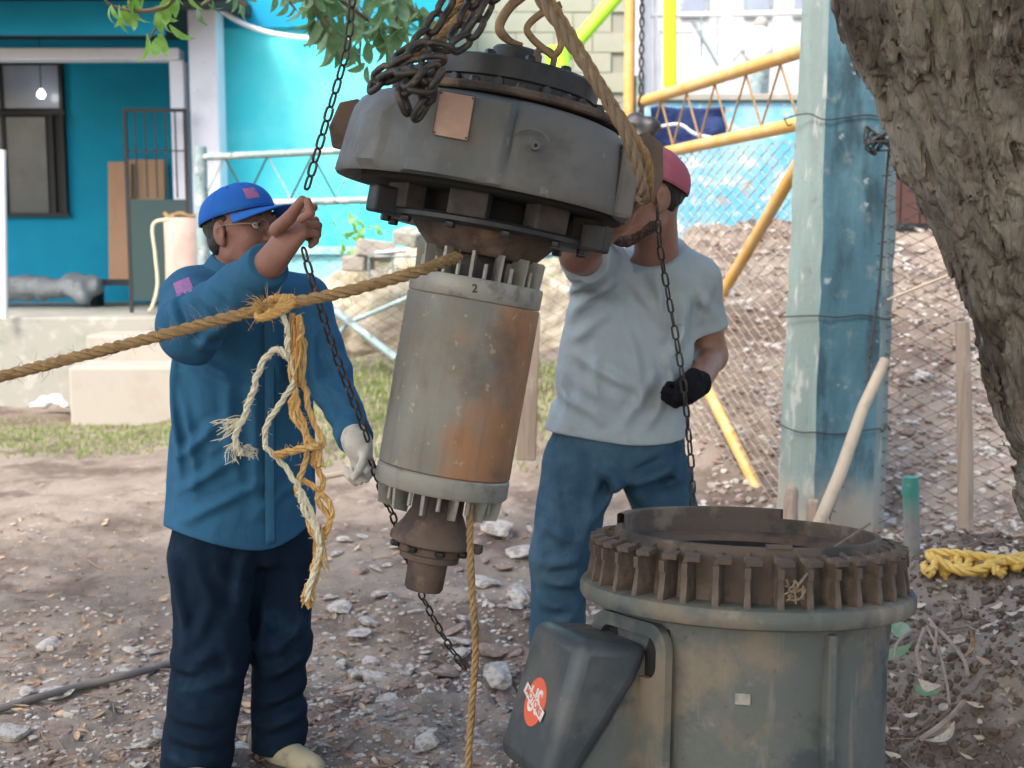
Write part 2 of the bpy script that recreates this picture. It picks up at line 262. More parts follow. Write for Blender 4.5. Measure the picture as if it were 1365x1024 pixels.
# ------------------------------------------------------------------ mesh builders
class MB:
    def __init__(s): s.V = []; s.F = []; s.n = 0
    def add(s, V, F):
        V = np.asarray(V, float).reshape(-1, 3); s.V.append(V)
        o = s.n
        for f in F: s.F.append(tuple(int(i)+o for i in f))
        s.n += len(V); return s
    def box(s, c, size, rot=None):
        V = np.array([(x, y, z) for x in (-.5, .5) for y in (-.5, .5) for z in (-.5, .5)])*np.array(size)
        if rot is not None: V = V@np.array(Euler(rot).to_matrix()).T
        return s.add(V+np.array(c), [(0, 1, 3, 2), (4, 6, 7, 5), (0, 4, 5, 1), (2, 3, 7, 6), (0, 2, 6, 4), (1, 5, 7, 3)])
    def tube(s, path, r, n=8, closed=False, caps=True):
        P = np.array(path, float); m = len(P)
        rr = np.full(m, r) if np.isscalar(r) else np.array(r, float)
        T = np.roll(P, -1, 0)-np.roll(P, 1, 0) if closed else np.gradient(P, axis=0)
        T /= np.linalg.norm(T, axis=1)[:, None]+1e-12
        ref = np.array((0, 0, 1.)) if abs(T[0][2]) < .9 else np.array((1., 0, 0))
        u = np.cross(T[0], ref); u /= np.linalg.norm(u); U = []
        for i in range(m):
            u = u-T[i]*np.dot(u, T[i]); u /= np.linalg.norm(u)+1e-12; U.append(u)
        U = np.array(U); W = np.cross(T, U); a = np.arange(n)*2*PI/n
        V = P[:, None]+rr[:, None, None]*(U[:, None]*np.cos(a)[None, :, None]+W[:, None]*np.sin(a)[None, :, None])
        F = []
        for i in range(m if closed else m-1):
            j = (i+1) % m
            for k in range(n):
                q = (k+1) % n; F.append((i*n+k, i*n+q, j*n+q, j*n+k))
        if caps and not closed: F.append(tuple(range(n-1, -1, -1))); F.append(tuple((m-1)*n+k for k in range(n)))
        return s.add(V.reshape(-1, 3), F)
    def lathe(s, prof, n=48, closedprof=False, a0=0, a1=2*PI):
        P = np.array(prof, float); m = len(P); full = abs(a1-a0-2*PI) < 1e-6
        a = a0+(a1-a0)*np.arange(n if full else n+1)/n; na = len(a)
        V = np.stack([P[:, 0][:, None]*np.cos(a), P[:, 0][:, None]*np.sin(a), np.repeat(P[:, 1][:, None], na, 1)], -1)
        F = []
        for i in range(m if closedprof else m-1):
            j = (i+1) % m
            for k in range(na if full else na-1):
                q = (k+1) % na; F.append((i*na+k, i*na+q, j*na+q, j*na+k))
        return s.add(V.reshape(-1, 3), F)
    def prism(s, poly, z0, z1):
        n = len(poly); V = [(x, y, z0) for x, y in poly]+[(x, y, z1) for x, y in poly]
        F = [tuple(range(n-1, -1, -1)), tuple(range(n, 2*n))]+[(i, (i+1) % n, n+(i+1) % n, n+i) for i in range(n)]
        return s.add(V, F)
    def arrays(s): return (np.concatenate(s.V) if s.V else np.zeros((0, 3))), s.F

def mesh_of(name, V, F, m, smooth=True, ang=35):
    me = bpy.data.meshes.new(name); V = np.asarray(V, np.float32)
    if isinstance(F, np.ndarray):
        k = F.shape[1]; nf = len(F)
        me.vertices.add(len(V)); me.vertices.foreach_set('co', V.ravel())
        me.loops.add(nf*k); me.loops.foreach_set('vertex_index', F.ravel().astype(np.int32))
        me.polygons.add(nf); me.polygons.foreach_set('loop_start', np.arange(0, nf*k, k, dtype=np.int32))
        me.polygons.foreach_set('loop_total', np.full(nf, k, dtype=np.int32)); me.update(calc_edges=True); me.validate()
    else:
        me.from_pydata(V.tolist(), [], F); me.update()
    if smooth:
        me.polygons.foreach_set('use_smooth', [True]*len(me.polygons))
        if ang < 180: me.set_sharp_from_angle(angle=R(ang))
    if m: me.materials.append(m)
    return me
def wmat(o):
    M = o.matrix_basis.copy()
    return wmat(o.parent)@M if o.parent else M
def link(name, me, parent=None, loc=None, rot=None, scale=None):
    o = bpy.data.objects.new(name, me); COL.objects.link(o)
    if parent: o.parent = parent
    if loc is not None: o.location = loc
    if rot is not None: o.rotation_euler = rot
    if scale is not None: o.scale = scale
    return o
def part(name, mb, m, parent=None, world=True, smooth=True, ang=35, bevel=0, solid=0):
    """one mesh object; world=True: vertices given in world space and brought into the parent's frame"""
    V, F = mb.arrays() if isinstance(mb, MB) else mb
    if parent is not None and world:
        Mi = np.array(wmat(parent).inverted()); V = np.asarray(V)@Mi[:3, :3].T+Mi[:3, 3]
    o = link(name, mesh_of(name, V, F, m, smooth, ang), parent)
    if bevel:
        b = o.modifiers.new('bevel', 'BEVEL'); b.width = bevel; b.segments = 2; b.limit_method = 'ANGLE'; b.angle_limit = R(40)
    if solid:
        b = o.modifiers.new('solid', 'SOLIDIFY'); b.thickness = solid; b.offset = 0
    return o
def tag(o, label=None, cat=None, group=None, kind=None):
    if label: o['label'] = label
    if cat: o['category'] = cat
    if group: o['group'] = group
    if kind: o['kind'] = kind
    return o
def thing(name, label, cat, loc=(0, 0, 0), rot=(0, 0, 0), group=None):
    o = link(name, None, None, loc, rot); o.empty_display_size = .1
    return tag(o, label, cat, group)
def solo(name, mb, m, label, cat, origin=None, group=None, kind=None, **kw):
    V, F = mb.arrays() if isinstance(mb, MB) else mb
    V = np.asarray(V, float)
    if origin is None: origin = ((V[:, 0].min()+V[:, 0].max())/2, (V[:, 1].min()+V[:, 1].max())/2, V[:, 2].min())
    o = part(name, (V-np.array(origin), F), m, None, False, **kw); o.location = origin
    return tag(o, label, cat, group, kind)
def spline(pts, n=60):
    P = np.array(pts, float)
    if len(P) == 2: return P[0]+(P[1]-P[0])*np.linspace(0, 1, n)[:, None]
    Q = np.vstack([2*P[0]-P[1], P, 2*P[-1]-P[-2]]); out = []; k = len(P)-1
    for i in range(n):
        t = i/(n-1)*k; j = min(int(t), k-1); t -= j; a, b, c, d = Q[j:j+4]
        out.append(.5*((2*b)+(-a+c)*t+(2*a-5*b+4*c-d)*t*t+(-a+3*b-3*c+d)*t**3))
    return np.array(out)
def resample(P, step):
    d = np.r_[0, np.cumsum(np.linalg.norm(np.diff(P, axis=0), axis=1))]; n = max(2, int(d[-1]/step)+1)
    s = np.arange(n)*step
    return np.stack([np.interp(s, d, P[:, i]) for i in range(3)], 1), d[-1]
def frames(P):
    T = np.gradient(P, axis=0); T /= np.linalg.norm(T, axis=1)[:, None]+1e-12
    u = np.cross(T[0], (0, 0, 1.) if abs(T[0][2]) < .9 else (1., 0, 0)); u /= np.linalg.norm(u); U = []
    for i in range(len(P)):
        u = u-T[i]*np.dot(u, T[i]); u /= np.linalg.norm(u); U.append(u)
    U = np.array(U); return T, U, np.cross(T, U)
def rope_mb(pts, r, pitch=None, strands=3, fuzz=0, n=200, seg=6):
    """laid rope: helical strands round a centre line, with stray fibres"""
    pitch = pitch or r*7; P = spline(pts, n); P, L = resample(P, pitch/10)
    T, U, W = frames(P); s = np.arange(len(P))*pitch/10; mb = MB()
    for k in range(strands):
        a = s/pitch*2*PI+k*2*PI/strands
        Q = P+r*.5*(U*np.cos(a)[:, None]+W*np.sin(a)[:, None])
        mb.tube(Q, r*.56, seg)
    rng = np.random.RandomState(int(L*1000) % 999)
    for i in range(fuzz):
        j = rng.randint(0, len(P)-1); a = rng.rand()*2*PI; o = U[j]*math.cos(a)+W[j]*math.sin(a)
        p0 = P[j]+o*r*.7; dd = nrm(o+T[j]*rng.uniform(-1.5, 1.5)+rng.normal(0, .3, 3)); l = r*rng.uniform(.6, 2.2)
        mb.tube([p0, p0+dd*l*.5, p0+dd*l+rng.normal(0, l*.2, 3)], [.0006, .0005, .0003], 3, caps=False)
    return mb
_link_cache = {}
def link_mesh(name, L, W, r, m):
    key = (name, L, W, r)
    if key not in _link_cache:
        a = np.arange(14)*2*PI/14; h = (L-W)/2
        P = np.stack([np.cos(a)*(W/2-r), np.zeros(14), np.sin(a)*(W/2-r)+np.sign(np.sin(a))*h*(np.abs(np.sin(a)) > .01)], 1)
        V, F = MB().tube(P, r, 6, closed=True).arrays(); _link_cache[key] = mesh_of(name, V, F, m, True, 180)
    return _link_cache[key]
def chain(root, pts, L, W, r, m, n=200, jit=0.0, seed=1):
    """links one by one along a line, each turned a quarter from the one before"""
    P = spline(pts, n) if len(pts) < 80 else np.array(pts); P, tot = resample(P, L-2.1*r)
    T, U, Wv = frames(P); me = link_mesh('link', L, W, r, m); Mi = wmat(root).inverted()
    rng = random.Random(seed)
    for i in range(len(P)-1):
        c = (P[i]+P[i+1])/2; t = nrm(P[i+1]-P[i]); a = (i % 2)*PI/2+.5+rng.uniform(-jit, jit)
        u = nrm(U[i]-t*np.dot(U[i], t)); v = np.cross(t, u); x = u*math.cos(a)+v*math.sin(a); y = np.cross(t, x)
        M = Matrix(((x[0], y[0], t[0], c[0]), (x[1], y[1], t[1], c[1]), (x[2], y[2], t[2], c[2]), (0, 0, 0, 1)))
        o = link('link', me, root); o.matrix_basis = Mi@M

# ------------------------------------------------------------------ implicit surfaces (for bodies, clothes, trunk)
def smin(a, b, k):
    if k <= 0: return np.minimum(a, b)
    h = np.clip(.5+.5*(b-a)/k, 0, 1); return b*(1-h)+a*h-k*h*(1-h)
def smax(a, b, k): return -smin(-a, -b, k)
def rc(a, b, ra, rb=None, k=.02, sub=False):
    a = np.array(a, float); b = np.array(b, float); ba = b-a; L2 = max(ba@ba, 1e-9); rb = ra if rb is None else rb
    def f(P):
        pa = P-a; h = np.clip((pa@ba)/L2, 0, 1)
        return np.sqrt(((pa-h[:, None]*ba)**2).sum(1))-(ra+(rb-ra)*h)
    return (f, k, sub)
def ell(c, r, Rm=None, k=.02, sub=False):
    c = np.array(c, float); r = np.array(r, float); Rm = np.eye(3) if Rm is None else np.array(Rm, float)
    def f(P):
        q = (P-c)@Rm.T; k0 = np.sqrt(((q/r)**2).sum(1)); k1 = np.sqrt(((q/r**2)**2).sum(1))+1e-9
        return k0*(k0-1)/k1
    return (f, k, sub)
def loft(st, yaw=0, k=.03, e=.0):
    """st: rows (z, cx, cy, half width, half depth); yaw turns the ellipse"""
    S = np.array(st, float); S = S[np.argsort(S[:, 0])]; c, s = math.cos(yaw), math.sin(yaw)
    def f(P):
        z = P[:, 2]; cx, cy, a, b = (np.interp(z, S[:, 0], S[:, i]) for i in (1, 2, 3, 4))
        dx = P[:, 0]-cx; dy = P[:, 1]-cy; x = dx*c+dy*s; y = -dx*s+dy*c
        q = ((np.abs(x)/a)**2.3+(np.abs(y)/b)**2.3)**(1/2.3)
        d = (q-1)*np.minimum(a, b)
        dz = np.maximum(S[0, 0]-z, z-S[-1, 0])
        return smax(d, dz, .03)
    return (f, k, False)
def plane_cut(p, n):
    """keeps the side n points away from"""
    p = np.array(p, float); n = nrm(n); return lambda P: (P-p)@n
def sdf_mesh(prims, lo, hi, h, disp=None, cuts=(), B=12, pad=.03):
    lo = np.array(lo, float); nb = np.ceil((np.array(hi)-lo)/h/B).astype(int); N = nb*B+1
    D = np.ones(N, np.float32)
    bi = np.stack(np.meshgrid(*[np.arange(n) for n in nb], indexing='ij'), -1).reshape(-1, 3)
    C = lo+(bi+.5)*B*h; rad = B*h*math.sqrt(3)/2
    FV = np.stack([p[0](C) for p in prims], 0); pos = [i for i, p in enumerate(prims) if not p[2]]
    dm = FV[pos].min(0); kmax = max(p[1] for p in prims)
    D0 = np.where(dm > 0, 1., -1.)
    act = np.where(np.abs(dm) < rad+pad+kmax)[0]
    for b in np.where(D0 < 0)[0]:
        i, j, k = bi[b]*B; D[i:i+B+1, j:j+B+1, k:k+B+1] = -1
    g = np.stack(np.meshgrid(*[np.arange(B+1)]*3, indexing='ij'), -1).reshape(-1, 3)*h
    for b in act:
        i, j, k = bi[b]*B; P = g+(lo+bi[b]*B*h); d = None
        for q, p in enumerate(prims):
            if p[2]: continue
            if FV[q, b]-rad > dm[b]+rad+p[1]+.01: continue
            v = p[0](P); d = v if d is None else smin(d, v, p[1])
        for q, p in enumerate(prims):
            if p[2] and FV[q, b] < rad+p[1]+.01: d = smax(d, -p[0](P), p[1])
        if disp is not None:
            mm = np.abs(d) < pad+.03
            if mm.any(): d = d.copy(); d[mm] += disp(P[mm])
        for cfn in cuts: d = smax(d, cfn(P), .004)
        D[i:i+B+1, j:j+B+1, k:k+B+1] = d.reshape(B+1, B+1, B+1)
    for cfn in cuts:      # blocks that were never refined but are cut away
        pass
    S = D < 0
    cs = sum(S[a:N[0]-1+a, b:N[1]-1+b, c:N[2]-1+c].astype(np.int8) for a in (0, 1) for b in (0, 1) for c in (0, 1))
    A = (cs > 0) & (cs < 8); ci = np.argwhere(A); idx = -np.ones(A.shape, np.int32); idx[A] = np.arange(len(ci))
    acc = np.zeros((len(ci), 3)); cnt = np.zeros(len(ci)); cor = [(a, b, c) for a in (0, 1) for b in (0, 1) for c in (0, 1)]
    val = {c: D[ci[:, 0]+c[0], ci[:, 1]+c[1], ci[:, 2]+c[2]] for c in cor}
    for c in cor:
        for ax in range(3):
            if c[ax]: continue
            e = list(c); e[ax] = 1; e = tuple(e); v0, v1 = val[c], val[e]; m = (v0 < 0) != (v1 < 0)
            t = np.where(m, v0/np.where(m, v0-v1, 1), 0); p = np.tile(np.array(c, float), (len(ci), 1)); p[:, ax] += t
            acc[m] += p[m]; cnt[m] += 1
    V = lo+(ci+acc/np.maximum(cnt, 1)[:, None])*h; F = []
    for ax in range(3):
        o1, o2 = (ax+1) % 3, (ax+2) % 3
        sl = [slice(1, None)]*3; sl[ax] = slice(0, None)
        s0 = [slice(1, n-1) for n in N]; s1 = list(s0); s0[ax] = slice(0, N[ax]-1); s1[ax] = slice(1, N[ax])
        a0 = S[tuple(s0)]; a1 = S[tuple(s1)]; m = np.argwhere(a0 != a1); fl = a0[tuple(m.T)]
        base = m.copy(); base[:, o1] += 1; base[:, o2] += 1
        def cell(d1, d2):
            c = base.copy(); c[:, o1] += d1-1; c[:, o2] += d2-1; return idx[c[:, 0], c[:, 1], c[:, 2]]
        q = np.stack([cell(0, 0), cell(1, 0), cell(1, 1), cell(0, 1)], 1)
        q = np.where(fl[:, None], q, q[:, ::-1]); F.append(q)
    F = np.concatenate(F); F = F[(F >= 0).all(1)]
    return V, F
def sdf_part(name, prims, lo, hi, h, m, parent, **kw):
    V, F = sdf_mesh(prims, lo, hi, h, **kw); return part(name, (V, F), m, parent, ang=180)

# ================================================================== GROUND
WALLY = 11.0
def gz(x, y):
    """ground height"""
    x = np.asarray(x, float); y = np.asarray(y, float)
    left = .52*sst(y, 6.3, 10.4)*sst(x, -3.0, -.9)*(1-sst(x, .6, 1.4))
    right = 1.56*np.clip((y-6.8)/4.1, 0, 1)**.9*sst(x, .5, 1.6)
    right = np.where(y > 11.12, 2.45+np.clip(y-11.3, 0, 60)*.115, right)*sst(x, .5, 1.6)+0
    z = left+right
    P = np.stack([x, y, np.zeros_like(x)], -1)
    near = np.exp(-((y-4)/5)**2)
    z = z+(fbm(P, .8, 2, 3)-.5)*.09+(fbm(P, 3.1, 3, 5)-.5)*.07+(fbm(P, 14, 3, 9)-.5)*.028*(.3+near)
    z = z+sst(x, .95, 1.7)*sst(y, 3.0, 3.8)*(1-sst(y, 5.1, 5.8))*.27*(.6+.8*vn(P, 2.6, 22))     # dug heap at the right
    rub = np.exp(-((x+.1)/.7)**2-((y-4.3)/.9)**2)+.5*np.exp(-((x+1.2)/.6)**2-((y-4.1)/.6)**2)
    z = z+(ridge(P, 6, 2, 31)-.6)*.075*rub+(vn(P, 24, 33)-.5)*.022*(rub+.25*near)
    z = z+(ridge(P, 2.4, 3, 41)-.6)*.16*sst(y, 6.9, 7.7)*sst(x, .6, 1.3)*(y < 11)
    z = z-.05*np.exp(-((x+.2)**2/.5+(y-4.4)**2/.25))
    return z
_gx0, _gy0, _gd = -7.0, 1.5, .025
_GG = gz(*np.meshgrid(_gx0+_gd*np.arange(600), _gy0+_gd*np.arange(440), indexing='ij')).tolist()
def G(x, y):
    u = min(max((x-_gx0)/_gd, 0), 598); v = min(max((y-_gy0)/_gd, 0), 438); i = int(u); j = int(v); u -= i; v -= j
    a, b = _GG[i], _GG[i+1]
    return (a[j]*(1-v)+a[j+1]*v)*(1-u)+(b[j]*(1-v)+b[j+1]*v)*u
def axis(lo, hi, step, grow, lim0, lim1):
    a = list(np.arange(lo, hi, step)); s = step; v = lo
    L = []
    while v > lim0: s *= grow; v -= s; L.append(v)
    s = step; v = a[-1]; Rr = []
    while v < lim1: s *= grow; v += s; Rr.append(v)
    return np.array(L[::-1]+a+Rr)
X = axis(-2.2, 2.6, .018, 1.06, -260, 260); Yv = axis(2.3, 6.2, .02, 1.035, -120, 300)
Yv = np.sort(np.r_[Yv, 11.119, 11.121])
gx, gy = np.meshgrid(X, Yv, indexing='ij')
V = np.stack([gx, gy, gz(gx, gy)], -1).reshape(-1, 3); nx, ny = gx.shape
i = (np.arange(nx-1)[:, None]*ny+np.arange(ny-1)).ravel()
ground = part('ground', (V, np.stack([i, i+ny, i+ny+1, i+1], 1)), MT['dirt'], ang=180); tag(ground, kind='structure')

# stones ------------------------------------------------------------
def stone_mesh(seed, m, flat=.42, sub=2):
    import bmesh
    bm = bmesh.new(); bmesh.ops.create_icosphere(bm, subdivisions=sub, radius=1)
    V = np.array([v.co[:] for v in bm.verts]); rng = np.random.RandomState(seed)
    for k in range(12):                                  # chipped faces
        n = nrm(rng.normal(size=3)); d = rng.uniform(.42, .8); e = V@n-d; V = V-np.maximum(e, 0)[:, None]*n*.93
    V = V*(1+(fbm(V+seed*7, 1.6, 2, seed)[:, None]-.5)*.35)
    V = V*np.array((1, rng.uniform(.6, .95), flat*rng.uniform(.7, 1.2)))
    F = [tuple(v.index for v in f.verts) for f in bm.faces]; bm.free()
    return V, F
SV = [stone_mesh(s, None) for s in range(12)]
SM = [mesh_of('stone', V, F, MT['stone'] if k % 3 else MT['stone_b'], True, 28) for k, (V, F) in enumerate(SV)]
rng = random.Random(11)
def place_stone(px, py, size, k, label, group=None, name='stone', sink=.25):
    # find the ground under the given line of sight
    p = None
    for Y in np.arange(2.6, 12, .02):
        q = at(px, py, Y)
        if q[2] <= G(q[0], Y): p = q; break
    o = link(name, SM[k % 12], None, (p[0], p[1], G(p[0], p[1])+size*.35*(1-sink)), (rng.uniform(-.25, .25), rng.uniform(-.25, .25), rng.uniform(0, 6.28)), (size*1.15, size, size*.8))
    return tag(o, label, 'stone', group)
for px, py, s, k, lab in [
    (648, 783, .085, 1, 'angular pale stone with a flat top just right of the hanging rope'),
    (510, 797, .05, 2, 'white block shaped stone on the dirt below the hanging motor shaft'),
    (700, 742, .10, 4, 'broad pale stone beside the blue jeans leg'),
    (690, 800, .085, 5, 'rounded grey stone at the foot of the man in jeans'),
    (665, 715, .12, 7, 'long flat slab of stone behind the rope and left of the jeans'),
    (176, 872, .042, 8, 'round pale stone beside the grey hose at left'),
    (203, 873, .036, 10, 'small broken stone touching its round neighbour near the hose'),
    (190, 1000, .04, 2, 'pale flat stone near the lower left edge by the trousers'),
    (600, 860, .06, 1, 'grey flat stone under the thin hanging chain'),
    (455, 815, .07, 4, 'wide pale stone half buried right of the dark trousers'),
    (480, 850, .06, 11, 'low grey stone in the mud behind the frayed yarn'),
    (665, 910, .10, 5, 'large flat greenish grey slab beside the terminal box'),
    (570, 1000, .055, 7, 'pale broken stone at the bottom beside the vertical rope'),
    (1540-220, 652, .05, 8, 'pale stone on the slope beside the wooden fence post')]:
    place_stone(px, py, s, k, lab)
def scatter(n, kind):
    out = []
    while len(out) < n:
        y = 2.7+rng.random()**1.4*4.5; x = rng.uniform(-1.05, 1.0)*y*.42
        c = math.exp(-((x+.05)/.55)**2-((y-4.2)/1.1)**2)+.55*math.exp(-((x+1.0)/.6)**2-((y-4.0)/.8)**2)+.12
        if y > 5.2 and x < .2: c *= .25
        if rng.random() > c: continue
        out.append((x, y))
    return out
for (x, y) in scatter(195, 0):
    s = rng.uniform(.014, .034)*(1+.9*(rng.random() > .82)); k = rng.randrange(12)
    o = link('stone', SM[k], None, (x, y, G(x, y)+s*.12), (rng.uniform(-.3, .3), rng.uniform(-.3, .3), rng.uniform(0, 6.28)), (s*1.35, s*1.0, s*.85))
    tag(o, 'small pale stone lying loose on the reddish dirt', 'stone', 'small loose stones on the dirt')
for k in range(30):
    px = rng.uniform(425, 735); py = rng.uniform(690, 915)
    place_stone(px, py, rng.uniform(.035, .075), rng.randrange(12), 'broken pale stone lying in the rough muddy patch between the two men', 'broken stones between the men', sink=.5)
def scatter_slope(n):
    out = []
    for i in range(n):
        y = rng.uniform(6.2, 10.9); x = rng.uniform(.16, .42)*y+rng.uniform(-.2, .3); out.append((x, y))
    return out
for (x, y) in scatter_slope(58):
    s = rng.uniform(.04, .1); k = rng.randrange(12)
    o = link('stone', SM[k], None, (x, y, G(x, y)+s*.1), (rng.uniform(-.3, .3), rng.uniform(-.3, .3), rng.uniform(0, 6.28)), (s, s, s))
    tag(o, 'pale rubble stone on the dirt slope behind the wire fence', 'stone', 'rubble stones on the slope')
pb = [MB(), MB()]
for j in range(15000):
    if j < 11000: (x, y) = scatter(1, 0)[0]; s = rng.uniform(.003, .010)+.018*rng.random()**4
    else:
        y = rng.uniform(5.9, 11.0); x = rng.uniform(.12, .46)*y+rng.uniform(-.1, .4); s = rng.uniform(.012, .05)
    k = rng.randrange(12); V, F = SV[k]
    if j == 0:
        lowV = [stone_mesh(s_, None, .6, 1) for s_ in range(8)]
    V, F = lowV[k % 8]; a = rng.uniform(0, 6.28); c_, s_ = math.cos(a), math.sin(a)
    Q = V*np.array((s, s, s*.8)); Q = np.stack([Q[:, 0]*c_-Q[:, 1]*s_, Q[:, 0]*s_+Q[:, 1]*c_, Q[:, 2]], 1)
    pb[1 if rng.random() < .45 else 0].add(Q+np.array((x, y, G(x, y)+s*.1)), F)
solo('gravel', pb[0], MT['stone'], 'pale gravel and chips spread over the dirt', 'gravel', (0, 5, 0), kind='stuff', ang=25)
solo('clods', pb[1], MT['stone_b'], 'brown crumbs of earth and grit spread over the dirt', 'earth clods', (0, 5, 0), kind='stuff', ang=25)
dk = MB()
for j in range(4200):
    y = rng.uniform(3.0, 5.6); x = rng.uniform(.27, .43)*y; s_ = .004+.022*rng.random()**3; V, F = lowV[j % 8]
    a = rng.uniform(0, 6.28); Q = V*s_; Q = np.stack([Q[:, 0]*math.cos(a)-Q[:, 1]*math.sin(a), Q[:, 0]*math.sin(a)+Q[:, 1]*math.cos(a), Q[:, 2]*1.3], 1); dk.add(Q+np.array((x, y, G(x, y)+s_*.2)), F)
solo('clods', dk, mat('dark_soil', (.125, .093, .074), .95, 0, [dict(c=(.19, .14, .115), s=6, lo=.5, hi=.65)], [dict(s=60, a=.4, h=.005)], spec=.2), 'dark crumbly clods on the heap of dug soil under the tree', 'soil clods', (1.4, 4, 0), kind='stuff', ang=25)
# dry leaves and twigs --------------------------------------------------
def leaf_shape(L, W, curl, seed=0, n=5):
    r_ = np.random.RandomState(seed); t = np.linspace(0, 1, n); wd = np.sin(PI*np.clip(t*.92+.04, 0, 1)**.8)*W/2
    z = curl*L*(t-.5)**2*2; V = []; F = []
    for i in range(n):
        V += [(t[i]*L, -wd[i], z[i]+wd[i]*.35), (t[i]*L, 0, z[i]), (t[i]*L, wd[i], z[i]+wd[i]*.35)]
    for i in range(n-1):
        a = i*3; F += [(a, a+1, a+4, a+3), (a+1, a+2, a+5, a+4)]
    return np.array(V), F
def leaves_on_ground(n, area, size, seed):
    r_ = random.Random(seed); mb = MB(); LS = [leaf_shape(1, r_.uniform(.35, .6), r_.uniform(-.3, .6), k) for k in range(6)]
    for i in range(n):
        x, y = area(r_); V, F = LS[r_.randrange(6)]; s = r_.uniform(*size)
        M = Euler((r_.uniform(-.5, .5), r_.uniform(-.4, .4), r_.uniform(0, 6.28))).to_matrix()
        mb.add((V*s)@np.array(M).T+np.array((x, y, G(x, y)+.006+.004*r_.random())), F)
    return mb
def ar_all(r_):
    y = 2.7+r_.random()*4; return r_.uniform(-.42, .42)*y, y
def ar_right(r_):
    y = r_.uniform(3.2, 6.0); return r_.uniform(.26, .42)*y, y
def ar_left(r_):
    y = r_.uniform(3.2, 5.0); return r_.uniform(-.42, -.1)*y, y
solo('dry_leaves', leaves_on_ground(700, ar_all, (.02, .05), 3), MT['dryleaf'], 'brown dry leaves littering the dirt', 'leaf litter', (0, 4, 0), kind='stuff')
solo('dry_leaves', leaves_on_ground(230, ar_right, (.025, .06), 5), MT['paleleaf'], 'pale dry leaves littering the heap of earth under the tree', 'leaf litter', (1.4, 4, 0), kind='stuff')
solo('dry_leaves', leaves_on_ground(260, ar_left, (.02, .05), 8), MT['dryleaf'], 'brown dry leaves littering the ground left of the trousers', 'leaf litter', (-1, 4, 0), kind='stuff')
tw = MB(); r_ = random.Random(5)
for i in range(330):
    x, y = ar_all(r_) if i < 150 else ar_right(r_) if i < 250 else ar_left(r_)
    l = r_.uniform(.03, .14); a = r_.uniform(0, PI); z = G(x, y)+.006
    p1 = (x+math.cos(a)*l, y+math.sin(a)*l); m_ = ((x+p1[0])/2+r_.uniform(-.01, .01), (y+p1[1])/2+r_.uniform(-.01, .01))
    tw.tube([(x, y, z), (*m_, G(*m_)+.012), (*p1, G(*p1)+.006)], r_.uniform(.0012, .0035), 4)
solo('twigs', tw, MT['twig'], 'thin dry twigs scattered over the ground', 'twigs', (0, 4, 0), kind='stuff')
# grass strips
def grass(name, n, area, h, label, o):
    r_ = random.Random(n); mb = MB()
    for i in range(n):
        x, y = area(r_); z = G(x, y)
        for k in range(3):
            a = r_.uniform(0, 6.28); l = r_.uniform(*h); wd = .006+.004*r_.random(); dx, dy = math.cos(a), math.sin(a)
            b = (x+r_.uniform(-.02, .02), y+r_.uniform(-.02, .02))
            mb.add([(b[0]-dy*wd, b[1]+dx*wd, z-.01), (b[0]+dy*wd, b[1]-dx*wd, z-.01), (b[0]+dx*l*.5, b[1]+dy*l*.5, z+l)], [(0, 1, 2)])
    solo(name, mb, MT['grass'], label, 'grass', o, kind='stuff', smooth=False)
grass('grass', 2600, lambda q: (q.uniform(-4.6, -2.2), q.triangular(8.5, 10.3, 9.3)), (.01, .035), 'thin pale grass strip in front of the concrete steps', (-3.4, 9.3, 0))
grass('grass', 3800, lambda q: (lambda y: (q.triangular(-2.3, 1.0, -.5), y))(q.triangular(7.4, 10.2, 9.2)), (.02, .06), 'patch of grass at the foot of the wire fence', (-.6, 8.4, 0))

# ================================================================== HOUSE AT LEFT (porch)
house = thing('porch_house', 'deep teal house with raised concrete porch, dark window and white corner pillar', 'house', (-4, 11, 0))
def pbox(name, lo, hi, m, parent=None, bevel=0, **kw):
    lo = np.array(lo, float); hi = np.array(hi, float)
    return part(name, MB().box((lo+hi)/2, hi-lo), m, parent, smooth=False, bevel=bevel, **kw)
XL = -9.0
pbox('porch_floor', (XL, 11.0, -.3), (-2.3, 13.25, .77), MT['concrete'], house, bevel=.015)
pbox('wall', (XL, 13.25, .5), (-2.3, 13.5, 3.9), MT['teal'], house)
pbox('ceiling', (XL, 11.02, 3.42), (-2.35, 13.24, 3.52), MT['roof'], house)
pbox('fascia', (XL, 10.98, 3.16), (-2.95, 11.14, 3.42), MT['teal'], house)
q = at(0, 80, 11.5)[2]; q2 = at(0, 64, 11.5)[2]
pbox('beam', (XL, 11.48, q), (-2.93, 11.70, q2), MT['pillar'], house, bevel=.01)
xp = at(229, 200, 11.5)[0]; xp2 = at(243, 200, 11.5)[0]
pbox('porch_post', (xp, 11.5, .77), (xp2+.03, 11.68, q-.003), MT['pillar'], house, bevel=.01)
pbox('roof', (XL, 10.3, 3.53), (-2.42, 13.8, 3.66), MT['roof'], house)
pbox('eave_board', (XL, 10.28, 3.40), (-3.3, 10.32, 3.60), MT['roof'], house)
# pillar at the corner
a = at(250, 100, 11.45); b = at(291, 100, 11.45)
pl = pbox('corner_pillar', (a[0]+.02, 11.42, -.2), (b[0], 11.72, 3.525), MT['pillar'], house, bevel=.012)
